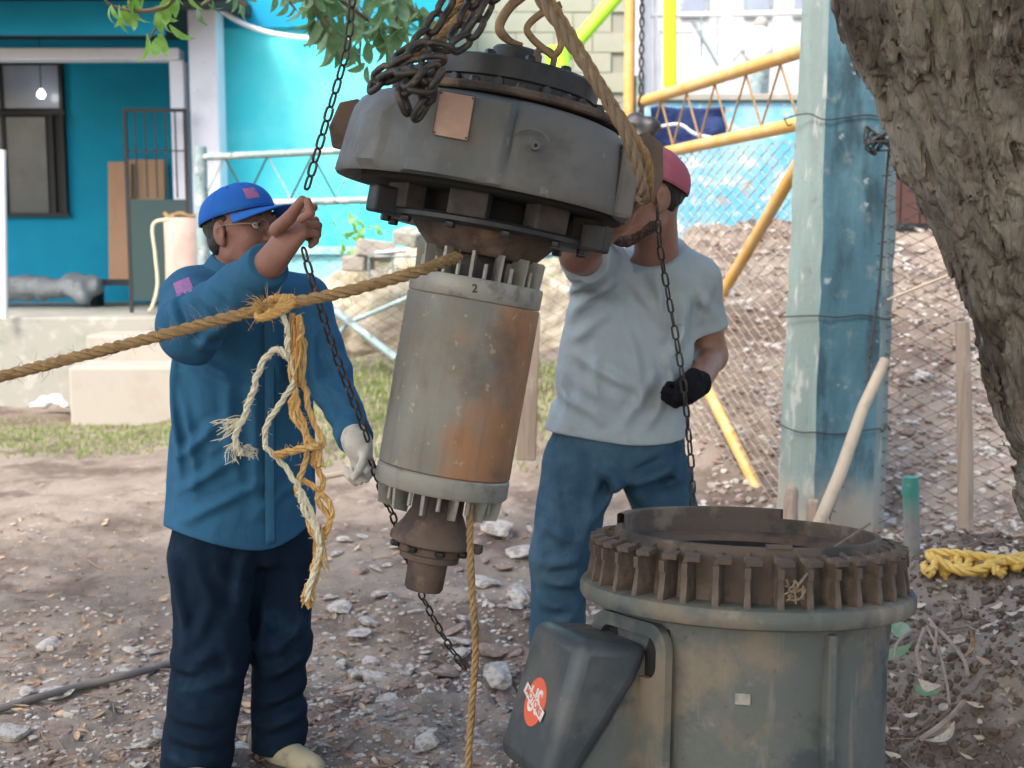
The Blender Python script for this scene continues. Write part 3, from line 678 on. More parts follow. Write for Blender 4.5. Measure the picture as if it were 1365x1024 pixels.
# window
wx0, wx1 = at(-30, 100, 13.2)[0], at(83, 100, 13.2)[0]; wz0, wz1 = at(0, 289, 13.2)[2], at(0, 82, 13.2)[2]; wzm = at(0, 151, 13.2)[2]
wn = part('window', MB().box(((wx0+wx1)/2, 13.235, (wz0+wz1)/2), (wx1-wx0, .04, wz1-wz0)), MT['black'], house, smooth=False)
part('pane', MB().box(((wx0+wx1)/2, 13.205, (wzm+wz1)/2+.01), (wx1-wx0-.08, .012, wz1-wzm-.08)), MT['glasspale'], wn, smooth=False)
part('pane', MB().box(((wx0+wx1)/2-.07, 13.205, (wzm+wz0)/2), (wx1-wx0-.25, .012, wzm-wz0-.08)), MT['glassdark'], wn, smooth=False)
fr = MB()
for xx in (wx0+.02, wx1-.02, wx1-.13, wx1-.62): fr.box((xx, 13.19, (wz0+(wz1 if xx != wx1-.13 else wzm))/2), (.035, .03, (wz1 if xx != wx1-.13 else wzm)-wz0))
for zz in (wz0+.02, wzm, wz1-.02): fr.box(((wx0+wx1)/2, 13.186, zz), (wx1-wx0+.04, .034, .04))
part('frame', fr, MT['black'], wn, smooth=False)
bp = at(55, 126, 13.0)
bl = thing('window_glint', 'light reflection built as a bulb glowing in front of the upper window pane', 'light bulb', tuple(bp))  # no lamp here: light reflected in the pane, built as a glowing shape
part('glow_shape', MB().lathe([(.001, -.04), (.025, -.033), (.038, -.01), (.036, .012), (.02, .035), (.012, .05), (.001, .05)], 16), MT['glint'], bl, world=False)
part('cord', MB().tube([(0, 0, .05), (0, 0, 3.42-bp[2])], .005, 6), MT['black'], bl, world=False)  # invented cord, only there to hang the glowing shape
# steps
st = thing('porch_steps', 'two pale concrete steps up to the porch', 'steps', (-3.0, 10.6, 0))
a0 = at(122, 500, 10.55)[0]
pbox('step', (a0, 10.0, -.2), (-2.42, 10.5, .45), MT['step'], st, bevel=.02)
pbox('step', (a0-.02, 10.503, -.2), (-2.42, 10.995, .655), MT['step'], st, bevel=.02)
# things on the porch
a = at(140, 215, 12.9); b = at(176, 378, 12.9)
pk = thing('plywood_board', 'tall raw plywood board leaning against the teal wall', 'board', (a[0], 12.9, .78))
part('sheet', MB().box(((a[0]+b[0])/2, 12.95, (a[2]+b[2])/2), (b[0]-a[0], .03, a[2]-b[2]), (R(-6), 0, R(1))), MT['wood'], pk, smooth=False)
c = at(208, 212, 12.95)
part('back_sheet', MB().box(((b[0]+c[0])/2-.01, 13.08, a[2]-.45), (c[0]-b[0]+.1, .03, .95), (R(-3), 0, 0)), MT['wood'], pk, smooth=False)
# black grille gate on the porch
g0 = at(166, 147, 11.3); g1 = at(250, 266, 11.3); g2 = at(172, 378, 11.3)
gt = thing('porch_gate', 'black barred gate with solid dark green lower panel on the porch', 'gate', (g0[0], 11.3, .77))
fm = MB(); x0, x1, zt, zm = g0[0], g1[0], g0[2], g1[2]
for xx in (x0, x1): fm.box((xx, 11.3, (zt+.79)/2), (.03, .03, zt-.79))
fm.box(((x0+x1)/2, 11.3, zt), (x1-x0+.03, .028, .03)); part('frame', fm, MT['black'], gt, smooth=False)
for i in range(1, 6):
    xx = x0+(x1-x0)*i/6; part('bar', MB().box((xx, 11.3, (zt+zm)/2), (.012, .012, zt-zm-.03)), MT['black'], gt, smooth=False)
part('cross_bar', MB().box(((x0+x1)/2, 11.302, zm+.42), (x1-x0, .012, .012)), MT['black'], gt, smooth=False)
part('lower_panel', MB().box(((x0+x1)/2, 11.3, (zm+.9)/2), (x1-x0-.03, .02, zm-.9)), MT['gate_dark'], gt, smooth=False)
# drum with hanging strap
d0 = at(206, 290, 10.9); d1 = at(266, 412, 10.9)
dr = thing('fibre_drum', 'pinkish beige drum standing on the porch edge behind the fence post', 'drum', ((d0[0]+d1[0])/2, 11.2, .77))
rd = (d1[0]-d0[0])/2; hd = d0[2]-.77
part('body', MB().lathe([(.001, 0), (rd*.96, 0), (rd, .02), (rd*1.0, hd*.3), (rd*.98, hd*.6), (rd, hd-.02), (rd*.97, hd), (.001, hd)], 32), MT['beige'], dr, world=False)
cx = (d0[0]+d1[0])/2
P_ = [(cx+rd*.9*math.cos(t), 11.2-rd*.9*math.sin(t), .77+hd+.02+.015*math.sin(5*t)) for t in np.linspace(-.6, 5, 20)]
solo('coiled_rope', rope_mb(P_, .018, n=80), MT['rope'], 'coil of pale rope lying on top of the beige drum', 'rope')
p = [at(225, 292, 10.85), at(204, 300, 10.85), at(207, 340, 10.85), at(210, 380, 10.85), at(203, 408, 10.85), at(199, 414, 10.88)]
solo('strap', MB().tube(spline(p, 30), .014, 8), MT['yarn_white'], 'pale rope end hanging down the left side of the drum', 'rope')
# rolled grey sheeting on the porch
tv = [rc(at(10, 384, 12.4), at(60, 383, 12.4), .13, .12, .05), rc(at(60, 385, 12.4), at(125, 382, 12.4), .11, .12, .05), rc(at(96, 378, 12.4), at(112, 396, 12.3), .12, .08, .05),
      rc(at(-40, 386, 12.4), at(12, 385, 12.4), .13, .13, .05)]
V, F = sdf_mesh(tv, (-6.5, 12.0, .6), (-3.6, 12.8, 1.25), .025, disp=lambda P: (ridge(P*np.array((1, .7, .7)), 7, 2, 3)-.6)*.07)
solo('plastic_roll', (V, F), MT['tarp'], 'crumpled roll of grey plastic sheeting on the porch floor', 'plastic sheet', ang=180)
bx = thing('low_bench', 'low dark bench on the porch under the plywood board', 'bench', (at(190, 395, 12.6)[0], 12.6, .77))
part('seat', MB().box((bx.location.x, 12.6, 1.0), (1.1, .3, .05)), MT['roof'], bx, smooth=False)
for s in (-.45, .45): part('leg', MB().box((bx.location.x+s, 12.6, .873), (.06, .26, .204)), MT['roof'], bx, smooth=False)
a = at(3, 200, 10.9); b = at(5, 410, 10.9)
solo('downpipe', MB().tube([(a[0], 10.9, a[2]), (b[0], 10.9, .77)], .03, 12), MT['white'], 'white vertical pipe at the left edge of the porch', 'pipe')
q = [at(60, 537, 10.6), at(75, 532, 10.6), at(88, 540, 10.5)]
V, F = sdf_mesh([rc(q[0], q[1], .05, .04, .03), rc(q[1], q[2], .05, .03, .03), rc(q[0]-np.array((.1, 0, .02)), q[0], .03, .05, .03)], (-4.5, 10.2, 0), (-3.4, 11, .5), .018,
                disp=lambda P: (ridge(P, 16, 2, 8)-.6)*.04)
solo('plastic_bag', (V, F), MT['white'], 'crumpled white plastic bag on the ground below the porch', 'bag', ang=180)

# ================================================================== BRIGHT CYAN BUILDING
cb = thing('cyan_building', 'sunlit bright cyan plastered building behind the wire fence', 'building', (-.9, 12, 0))
x0 = at(268, 200, 11.9)[0]; x1 = at(585, 200, 11.9)[0]
pbox('wall', (x0+.03, 11.9, -.2), (x1, 15, 4.4), MT['cyan'], cb)
zt = at(0, 38, 11.9)[2]
pbox('upper_band', (x0+.034, 11.84, zt), (x1+.02, 11.897, 4.3), MT['teal'], cb)
solo('white_cable', MB().tube(spline([at(285, 8, 11.5), at(325, 32, 11.5), at(370, 46, 11.5), at(430, 52, 11.5), at(470, 50, 11.5)], 40), .022, 8), MT['cable'], 'sagging white cable across the cyan wall', 'cable')
lw = thing('low_painted_wall', 'low faded blue wall behind the wire fence', 'wall', (-.5, 11.2, 0))
pbox('face', (x0+.05, 11.25, 0), (.95, 11.6, 1.30), MT['fadedblue'], lw, bevel=.01)
pbox('coping', (x0+.05, 11.2, 1.303), (.95, 11.65, 1.37), MT['fadedblue'], lw, bevel=.01)
# rubble and weeds at the wall
mnd = sdf_mesh([ell(at(505, 395, 10.9)+np.array((0, .1, -.15)), (.8, .4, .38), k=.2), ell(at(600, 350, 11.0)+np.array((.1, .1, -.6)), (1.2, .35, .80), k=.2)], (-2.2, 10.2, .2), (.8, 11.9, 1.9), .03,
                disp=lambda P: (fbm(P, 4, 4, 2)-.5)*.3)
solo('earth_heap', mnd, MT['pale_earth'], 'heap of beige earth piled against the wall behind the fence', 'earth heap', kind='stuff', ang=180)
r_ = random.Random(2)
for (px, py, w_, h_, m, lab) in [(548, 332, .22, .12, 'concrete', 'mossy concrete block on the rubble pile behind the fence'), (500, 352, .3, .14, 'step', 'pale broken block low on the rubble pile'),
                            (520, 340, .26, .03, 'white', 'white board lying on the rubble pile'), (478, 362, .2, .12, 'step', 'rounded pale lump at the left foot of the rubble pile')]:
    c = at(px, py, 10.35); solo('rubble_block', MB().box((0, 0, 0), (w_, .22, h_), (r_.uniform(-.2, .2), r_.uniform(-.2, .2), r_.uniform(-.5, .5))), MT[m], lab, 'block', None, bevel=.015).location = c
crt = thing('wire_crate', 'pale wire crate standing on the rubble pile behind the fence', 'crate', tuple(at(520, 372, 10.2)))
a = at(492, 372, 10.2); b = at(556, 342, 10.2)
for xx in (a[0], (a[0]+b[0])/2, b[0]): part('bar', MB().tube([(xx, 10.2, a[2]), (xx, 10.2, b[2])], .01, 6), MT['pipe_grey'], crt)
for zz in (a[2], b[2]): part('bar', MB().tube([(a[0], 10.19, zz), (b[0], 10.19, zz)], .01, 6), MT['pipe_grey'], crt)
wd = thing('weed', 'tuft of green weeds on the rubble pile behind the fence', 'weed', tuple(at(480, 320, 10.6)))
LM = {k: mesh_of('leaf', *leaf_shape(1, .42, .5, 1, 6), MT[k], True, 180) for k in ('leaf', 'leaf_light', 'leaf_grey')}
for i in range(26):
    o = link('leaf', LM['leaf_light'], wd, (r_.uniform(-.2, .2), r_.uniform(-.1, .1), r_.uniform(-.15, .12)), (r_.uniform(-1, 1), r_.uniform(-1.2, .2), r_.uniform(0, 6.28))); o.scale = (.12,)*3

# ================================================================== BLUE RETAINING WALL, TERRACE AND WHAT STANDS ON IT
rw = thing('retaining_wall', 'peeling blue retaining wall on top of the stony slope', 'wall', (2.5, 11.05, 1.4))
pbox('face', (.95, 11.0, .6), (7, 11.12, 2.60), MT['mural'], rw, bevel=.01)
pbox('coping', (.95, 10.96, 2.603), (7, 11.16, 2.66), MT['concrete'], rw, bevel=.01)
# concrete block wall
bw = thing('block_wall', 'weathered beige concrete block wall behind the hanging motor', 'wall', (.8, 14.2, 2))
x0 = at(560, 60, 14)[0]; x1 = at(838, 60, 14)[0]
pbox('mortar_core', (x0-.02, 14.02, -.5), (x1, 14.2, 6), MT['mortar'], bw)
bme = None; r_ = random.Random(4)
for rr in range(16):
    z = .98+rr*.21
    for k in range(7):
        x = x0+k*.41+(.2 if rr % 2 else 0)-.2
        if x+.2 > x1: continue
        if bme is None:
            o = part('block', (np.array(MB().box((0, 0, 0), (.402, .04, .202)).arrays()[0]), MB().box((0, 0, 0), (.402, .04, .202)).arrays()[1]), MT['block'], bw, False, smooth=False); bme = o.data
        else: o = link('block', bme, bw)
        o.location = (x+.2-bw.location.x, 14.01-bw.location.y+r_.uniform(-.006, .006), z-bw.location.z)
# far white shed and gates
fs = thing('white_shed', 'far white washed building with small windows on the upper terrace', 'building', (5, 24, 3.6))
pbox('wall', (2.0, 24, 3.3), (10, 26, 9), mat('grey_white_wash', (.44, .45, .48), .9, 0, [dict(c=(.33, .34, .36), s=.8, lo=.45, hi=.65, a=.7, d=8)]), fs)
for px in (925, 1010, 1075):
    a = at(px, 12, 23.95); wn = part('window', MB().box((a[0], 23.97, a[2]+.2), (.5, .06, .7)), MT['pipe_grey'], fs, smooth=False)
    part('pane', MB().box((a[0], 23.93, a[2]+.2), (.4, .02, .6)), MT['glasspale'], wn, smooth=False)
wg = thing('white_gate_frame', 'white pipe frame with barred panels on the terrace', 'gate', tuple(at(905, 128, 15)))
def vp(px, y0, y1, Y, r): a = at(px, y0, Y); b = at(px, y1, Y); return MB().tube([a, b], r, 8)
for px, r in ((862, .06), (874, .03), (970, .065)): part('post', vp(px, -30, 132, 15, r), MT['white'], wg)
a = at(868, 21, 15); b = at(1075, 17, 15); part('rail', MB().tube([a, b], .03, 8), MT['white'], wg)
a = at(880, 42, 15); b = at(925, 42, 15); part('rail', MB().tube([a, b], .02, 8), MT['white'], wg)
for k in range(9):
    px = 880+k*5.5; part('bar', vp(px, 42, 122, 15, .010), MT['white'], wg)
a = at(932, 34, 15.4); b = at(962, 118, 15.4); part('panel', MB().box(((a[0]+b[0])/2, 15.4, (a[2]+b[2])/2), (b[0]-a[0], .03, a[2]-b[2])), MT['white'], wg, smooth=False)
for px in (935, 956): part('bar', vp(px, 22, 75, 14.9, .012), MT['pipe_grey'], wg)
part('brace', MB().tube([at(923, 28, 14.8), at(958, 88, 14.8)], .02, 8), MT['pipe_grey'], wg)
a = at(893, -40, 13); b = at(893, 116, 13)
solo('yellow_post', MB().tube([a, b], .065, 16), MT['yellow'], 'bright lemon yellow upright post of the playground', 'post', tuple(b))
sw = thing('lime_frame', 'lime green slanting pipe of a playground frame', 'playground frame', tuple(at(745, 105, 12.6)))
part('slanting_pipe', MB().tube([at(738, 92, 12.6), at(835, -20, 12.6)], .07, 14), MT['lime'], sw)
part('foot', MB().tube([at(742, 62, 12.5), at(748, 150, 12.5)], .12, 14), MT['lime'], sw)
# person far away, bending, white shirt
pp = thing('person', 'far blurred person in white shirt and grey trousers bending over beyond the yellow rails', 'person', tuple(at(1008, 131, 21)))
o_ = at(1008, 131, 21)
pr = [rc(o_+(0, 0, .0), o_+(.02, 0, .55), .09, .11, .04), rc(o_+(.12, .1, .0), o_+(.1, .05, .55), .08, .11, .04), ell(o_+(.0, 0, .80), (.26, .2, .28), k=.08),
      ell(o_+(.05, 0, 1.12), (.1, .11, .13), k=.03), rc(o_+(-.2, -.05, .9), o_+(-.42, -.1, .62), .08, .06, .04), rc(o_+(-.42, -.1, .62), o_+(-.55, -.1, .55), .06, .05, .03)]
V, F = sdf_mesh(pr, o_-(.8, .5, .2), o_+(.6, .5, 1.4), .03); part('body', (V, F), MT['white'], pp, ang=180)
pr = [rc(o_+(0, 0, .0), o_+(.02, 0, .55), .105, .125, .04), rc(o_+(.12, .1, .0), o_+(.1, .05, .55), .095, .125, .04)]
V, F = sdf_mesh(pr, o_-(.4, .4, .2), o_+(.5, .5, .8), .03); part('trousers', (V, F), MT['pipe_grey'], pp, ang=180)
V, F = sdf_mesh([ell(o_+(.05, 0, 1.17), (.115, .125, .11), k=.03)], o_-(.4, .4, -.9), o_+(.5, .5, 1.4), .03); part('hat', (V, F), MT['step'], pp, ang=180)
# navy cloth and black item hanging behind the rails
def cloth_panel(pix, Y, th, seed, amp=.04):
    lo = np.min([at(a, b, Y) for a, b in pix], 0)-.15; hi = np.max([at(a, b, Y) for a, b in pix], 0)+.15; C_ = [at(a, b, Y) for a, b in pix]
    u = np.linspace(0, 1, 26); v = np.linspace(0, 1, 14); a, b, c, d = C_
    V = np.array([(a*(1-s)+b*s)*(1-t)+(d*(1-s)+c*s)*t for s in u for t in v]); V[:, 1] += (ridge(V, 5, 2, seed)-.5)*amp*2; V[:, 2] += (vn(V, 6, seed)-.5)*.05
    F = [(i*14+j, (i+1)*14+j, (i+1)*14+j+1, i*14+j+1) for i in range(25) for j in range(13)]
    return V, F
solo('navy_cloth', cloth_panel([(868, 146), (966, 144), (968, 196), (872, 202)], 8.9, .02, 3), MT['tarp_navy'], 'navy blue cloth draped behind the yellow rails', 'cloth', solid=.02)
solo('grey_strap', MB().tube(spline([at(872, 170, 8.8), at(905, 166, 8.8), at(925, 178, 8.8), at(948, 184, 8.8)], 24), .012, 6), MT['white'], 'pale strap hanging across the navy cloth', 'strap')
V, F = sdf_mesh([rc(at(842, 165, 8.3), at(862, 170, 8.3), .07, .08, .04), ell(at(855, 190, 8.3), (.09, .1, .1), k=.04)], at(820, 230, 8.0), at(900, 130, 8.0)+(0, .7, 0), .015, disp=lambda P: (ridge(P, 10, 2, 4)-.6)*.04)
solo('black_bag', (V, F), MT['blackplastic'], 'black plastic bag hanging at the end of the yellow rails', 'bag', ang=180)
# maroon hut
hut = thing('maroon_hut', 'dark maroon boarded hut wall seen between the column and the tree', 'hut', tuple(at(1215, 298, 10.6)))
a = at(1150, 200, 10.6); b = at(1330, 298, 10.6)
for k in range(7):
    xx = a[0]+(b[0]-a[0])*(k+.5)/7; part('board', MB().box((xx, 10.6+.004*(k % 2), (a[2]+.5+b[2])/2), ((b[0]-a[0])/7-.012, .03, a[2]+.5-b[2])), MT['maroon'], hut, smooth=False)
pbox('backing', (a[0], 10.63, b[2]+.01), (b[0], 10.68, a[2]+.48), MT['roof'], hut)

# ================================================================== FENCES
def chainlink(A, B, z0f, z1, cell=.062, r=.0021, nrml=None):
    """woven diamond mesh between two plan points; z0f gives the ground height"""
    A = np.array(A, float); B = np.array(B, float); L = np.linalg.norm(B-A); d = (B-A)/L; nn = np.array((-d[1], d[0]))
    mb = MB(); n = int(L/cell)
    for i in range(n):
        s0 = i*cell; p = []; zb = z0f(*(A+d*s0)); k = 0; z = z1
        while z > zb:
            s = s0+(cell*1.04 if (k+i) % 2 else -.04*cell)+.006*math.sin(s0*19+z*11)+.004*math.sin(z*31-s0*7)
            off = .004*(1 if (k+i) % 2 else -1)+.02*math.sin(s0*3.1+1)*math.sin(z*2.6+s0)
            q = A+d*s+nn*off; p.append((q[0], q[1], z)); z -= cell/2*1.15; k += 1
        if len(p) > 2: mb.tube(p, r, 3, caps=False)
    return mb
def zig(A, B, z0, z1, n, r):
    A = np.array(A, float); B = np.array(B, float); P = []
    for i in range(n*2+1):
        q = A+(B-A)*i/(2*n); P.append((q[0], q[1], z1 if i % 2 else z0))
    return P
C0 = at(270, 300, 10.0)[0]; CR = (.85, 8.72)
lf = thing('grey_pipe_fence', 'grey pipe and wire mesh fence in front of the cyan wall', 'fence', (C0, 10, 0))
part('post', MB().tube([(C0, 10, -.1), (C0, 10, 2.16)], .048, 14), MT['pipe_grey'], lf)
part('post', MB().tube([(CR[0], CR[1], .1), (CR[0], CR[1], 2.55)], .04, 14), MT['pipe_grey'], lf)
for z in (2.10, 1.735): part('rail', MB().tube([(C0, 10, z-.02), ((C0+CR[0])/2, (10+CR[1])/2, z+.015), (CR[0], CR[1], z)], .027, 12), MT['pipe_grey'], lf)
zp = zig((C0+.02, 10), CR, 1.76, 2.08, 9, 0)
for i in range(len(zp)-1): part('strut', MB().tube([zp[i], zp[i+1]], .0065, 6), MT['wire_dark' if i % 3 else 'pipe_grey'], lf)
a = at(378, 362, 9.6); b = at(528, 478, 9.3); part('brace', MB().tube([a, b], .03, 10), MT['pipe_grey'], lf)
a = at(438, 462, 9.5); b = at(462, 432, 9.5); c = at(560, 390, 9.3)
part('brace', MB().tube([a, b], .018, 8), MT['pipe_grey'], lf); part('brace', MB().tube([b, c], .018, 8), MT['pipe_grey'], lf)
m_ = part('wire_mesh', chainlink((C0+.05, 10), CR, lambda x, y: G(x, y)-.02, 1.72, .075, .0026), MT['wire_dark'], lf); m_['kind'] = 'stuff'
# yellow gate panel running from the fence corner to the column
GA = np.array((1.50, 6.62)); GB = np.array((.865, 8.68))
yg = thing('yellow_pipe_gate', 'ochre yellow pipe gate with wire mesh and string lacing beside the column', 'gate', (1.50, 6.62, 0))
def gp(t, z): q = GA+(GB-GA)*t; return np.array((q[0], q[1], z))
for z, zr in ((2.375, 2.445), (2.01, 2.08)): part('rail', MB().tube([gp(0, zr), gp(1, z)], .036, 14), MT['pipe_yellow'], yg)
part('end_post', MB().tube([gp(1, .3)-(.085, 0, 0), gp(1, 3.3)-(.085, 0, 0)], .036, 12), MT['pipe_yellow'], yg)
part('brace', MB().tube([gp(.0, 1.93), gp(.66, .72)], .034, 14), MT['pipe_yellow'], yg)
part('brace', MB().tube([gp(.64, .80), gp(.10, -.06)], .034, 14), MT['pipe_yellow'], yg)
zl = []
for i in range(11): zl.append(gp(.04+i*.09, (2.41 if i % 2 else 2.11)-.065*(.04+i*.09)))
for i in range(10): part('lacing', MB().tube([zl[i], zl[i+1]], .007, 5), MT['rope'], yg)
m_ = part('wire_mesh', chainlink(GA, GB, lambda x, y: G(x, y)-.02, 2.0, .062, .0034), MT['wire'], yg); m_['kind'] = 'stuff'
b_ = MB(); 
for k in range(2):
    P_ = [gp(.985, 2.2)+np.array((.013*math.cos(t*2.2+k*PI)-.02, .013*math.sin(t*2.2+k*PI)-.03, t*.06)) for t in np.linspace(0, 20, 90)]
    b_.tube(P_, .0075, 6)
solo('twisted_wire', b_, MT['wire_dark'], 'dark twisted wire climbing beside the yellow gate end post', 'wire')
# right hand fence
rf = thing('right_wire_fence', 'rusty diamond mesh fence running right from the column', 'fence', (1.86, 6.5, 0))
m_ = part('wire_mesh', chainlink((1.84, 6.42), (3.6, 5.9), lambda x, y: G(x, y)-.02, 2.3, .062, .0034), MT['wire_dark'], rf); m_['kind'] = 'stuff'
part('tension_wire', MB().tube([at(1183, 400, 6.3), at(1262, 368, 6.2), at(1330, 345, 6.1)], .008, 6), MT['wire'], rf)
a = at(1288, 792, 5.5); b = at(1283, 430, 5.6)
solo('wooden_post', MB().tube([a-(0, 0, .1), (a+b)/2+(.005, 0, 0), b], [.036, .034, .03], 10), MT['wood_grey'], 'slim weathered wooden fence post behind the tree', 'post')
a = at(1222, 838, 4.85); b = at(1214, 640, 4.85)
gpz = thing('green_topped_post', 'short steel pipe post with green painted top in the ground', 'post', tuple(a))
part('tube', MB().tube([a-(0, 0, .2), b], .031, 18), MT['greenpipe'], gpz); part('top_cap', MB().tube([b-(0, 0, .001), b+(0, 0, .012)], .029, 18), MT['greenpipe'], gpz)
part('painted_band', MB().tube([b-(0, 0, .055), b-(0, 0, .012)], .0325, 18), mat('faded_green_paint', (.05, .24, .20), .6, 0, [dict(c=(.2, .24, .2), s=20, lo=.55, hi=.7)]), gpz)
def on_ground(px, py, up=0.0):
    for Y in np.arange(2.6, 14, .02):
        q = at(px, py, Y)
        if q[2] <= G(q[0], Y)+up: return np.array((q[0], Y, G(q[0], Y)+up))
yr = MB(); r_ = random.Random(9)
P_ = []
for k in range(60):
    t = k/59; px = 1232+t*150; P_.append(on_ground(px, 757+9*math.sin(t*40)+5*math.sin(t*13), .03+.02*math.sin(t*23)))
yr1 = rope_mb(P_, .016, n=400)
solo('yellow_rope', yr1, MT['yellowrope'], 'tangled yellow rope heaped at the foot of the right fence', 'rope')
P_ = [on_ground(a, b, .05) for a, b in ((1395, 735), (1340, 752), (1290, 764), (1250, 752), (1238, 740), (1262, 738), (1330, 748), (1390, 758))]
solo('yellow_rope', rope_mb(P_, .018, n=200), MT['yellowrope'], 'thick yellow rope loop lying against the tangled yellow heap', 'rope')
a = at(1082, 722, 5.3); b = at(1150, 545, 5.6)+0; c = at(1180, 480, 5.7)
solo('leaning_cane', MB().tube([a, (a+b)/2+(.01, 0, 0), b, c], [.028, .028, .026, .024], 12), MT['cane'], 'pale bamboo pole leaning against the concrete column', 'pole')

# ================================================================== COLUMN
cy = 6.5
pL = at(1032, 660, cy+.1)[0]; pM = at(1078, 660, cy-.1)[0]; pR = at(1160, 660, cy)[0]
col_poly = [(pL, 6.52), (pM, 6.28), (pR-.02, 6.36), (pR+.07, 6.47), (pR+.06, 6.72), (pL+.12, 6.80)]
cl = thing('concrete_column', 'thick concrete column painted flaking aqua and blue', 'column', (pM, 6.5, 0))
def face_col(name, idx, m, off=0):
    a, b = col_poly[idx], col_poly[(idx+1) % 6]; n = 10; k = 70; V = []; F = []
    for i in range(k+1):
        z = -.3+4.3*i/k
        for j in range(n+1):
            t = j/n; V.append((a[0]+(b[0]-a[0])*t, a[1]+(b[1]-a[1])*t, z))
    V = np.array(V); nn = nrm((b[1]-a[1], -(b[0]-a[0]), 0)); e = np.array([min(j, n-j) for i in range(k+1) for j in range(n+1)])
    V = V+nn*((fbm(V, 6, 3, 4)-.5)*.012)[:, None]*(e > 0)[:, None]
    V[:, 0] += (e == 0)*(vn(V*np.array((0, 0, 1)), 9, 3)-.5)*.012
    V[:, 0] += .022*V[:, 2]*np.clip((pM-V[:, 0])/(pM-pL), 0, 1)
    for i in range(k):
        for j in range(n): q = i*(n+1)+j; F.append((q, q+1, q+n+2, q+n+1))
    return part(name, (V, F), m, cl, ang=180)
face_col('left_face', 0, MT['colL']); face_col('front_face', 1, MT['colR']); face_col('right_face', 2, MT['colL'])
for k in (3, 4, 5): face_col('rear_face', k, MT['concrete'])
def ring(z, seed, r=.005, drop=0):
    P = []; r_ = random.Random(seed)
    cx = sum(p[0] for p in col_poly)/6; cyy = sum(p[1] for p in col_poly)/6
    for i in range(6):
        a, b = col_poly[i], col_poly[(i+1) % 6]
        for t in (0, .33, .66):
            x = a[0]+(b[0]-a[0])*t; y = a[1]+(b[1]-a[1])*t
            P.append((cx+(x-cx)*1.05, cyy+(y-cyy)*1.05, z+r_.uniform(-.02, .02)))
    P.append(P[0]); return MB().tube(spline(P, 90), r*.6, 5)
for py, lab in ((158, 'rusty wire tied round the column above the yellow rail'), (423, 'rusty wire tied round the column at mid height'), (572, 'thin rusty wire tied round the column near its foot')):
    solo('tie_wire', ring(at(1100, py, 6.4)[2], py, .006), MT['wire_dark'], lab, 'wire')
P_ = [at(1186, 185, 6.2), at(1180, 260, 6.2), at(1172, 380, 6.2), at(1160, 470, 6.15), at(1152, 545, 6.0), at(1130, 620, 5.9), at(1105, 690, 5.7)]
bw_ = MB().tube(spline(P_, 120), .0065, 6); Q = spline(P_, 44)
for q in Q: 
    d = nrm(np.random.RandomState(int(q[2]*1000) % 99).normal(size=3)); bw_.tube([q-d*.022, q+d*.022], .003, 4)
solo('barbed_wire', bw_, MT['wire_dark'], 'length of barbed wire hanging down the right side of the column', 'barbed wire')
b_ = MB(); r_ = random.Random(12)
for k in range(7):
    c = at(1178, 190, 6.15); P_ = [c+np.array((r_.uniform(-.09, .06), r_.uniform(-.05, .05), r_.uniform(-.06, .08))) for _ in range(5)]; b_.tube(spline(P_, 24), .005, 5)
solo('wire_tangle', b_, MT['wire_dark'], 'knot of tangled wire at the upper right edge of the column', 'wire')
# rough broken wood at the foot of the column
V, F = sdf_mesh([rc(at(1052, 712, 6.1)-(0, 0, .1), at(1056, 655, 6.15), .05, .035, .02), rc(at(1078, 712, 6.1)-(0, 0, .1), at(1082, 672, 6.15), .04, .03, .02), rc(at(1108, 712, 6.0)-(0, 0, .1), at(1100, 690, 6.1), .05, .03, .02)],
                at(1030, 760, 5.9)-(0, 0, .1), at(1130, 640, 6.3)+(0, .2, 0), .01, disp=lambda P: (ridge(P*np.array((1, 1, .2)), 22, 2, 3)-.6)*.03)
solo('rotten_stump', (V, F), MT['wood_grey'], 'splintered rotten wood stump at the foot of the column', 'stump', ang=180)

# ================================================================== BIG TREE at right
TY = 3.45
ta = [at(1262, -160, TY), at(1275, 0, TY), at(1347, 180, TY), at(1402, 330, TY), at(1440, 480, TY), at(1485, 640, TY), at(1545, 760, TY)]
ta.append(np.array((ta[-1][0]+.08, TY, -.1))); tr_ = [.27, .29, .27, .245, .235, .24, .25, .30]
tb = [at(1440, 330, TY+.1), at(1470, 120, TY+.05), at(1530, -60, TY+.15), at(1600, -260, TY+.3)]
prims = [rc(ta[i+1], ta[i], tr_[i+1], tr_[i], .05) for i in range(len(ta)-1)]+[rc(tb[i], tb[i+1], .23-.02*i, .21-.02*i, .05) for i in range(3)]
top = at(1250, -160, TY); CN = np.array((-1.2, -1.0, 5.0))
prims += [rc(top, top+np.array((-.3, -.8, 1.4)), .27, .2, .05)]
ax_ = nrm(ta[1]-ta[4])
def bark(P):
    a = (P@ax_)[:, None]*ax_; Q = (P-a)+a*.2; w_ = fbm(P, 4, 2, 8)[:, None]*.12
    r1 = ridge(Q+w_, 19, 1, 3); r2 = ridge(Q+w_*1.5, 44, 2, 5); c_ = ridge(P+w_*.4, 11, 1, 6)
    big = (fbm(P, 3, 2, 12)-.5)*.04
    return np.clip(r1-.70, 0, .3)*.10+np.clip(r2-.55, 0, .5)*.05+np.clip(c_-.88, 0, 1)*.08+big-.018
V, F = sdf_mesh(prims, (ta[1][0]-.6, TY-.6, -.1), (ta[1][0]+1.3, TY+.7, top[2]+.6), .0075, disp=bark, pad=.07)
bigtree = thing('old_tree', 'thick leaning tree trunk with deeply furrowed bark at the right edge', 'tree', (float(ta[-1][0]), TY, 0))
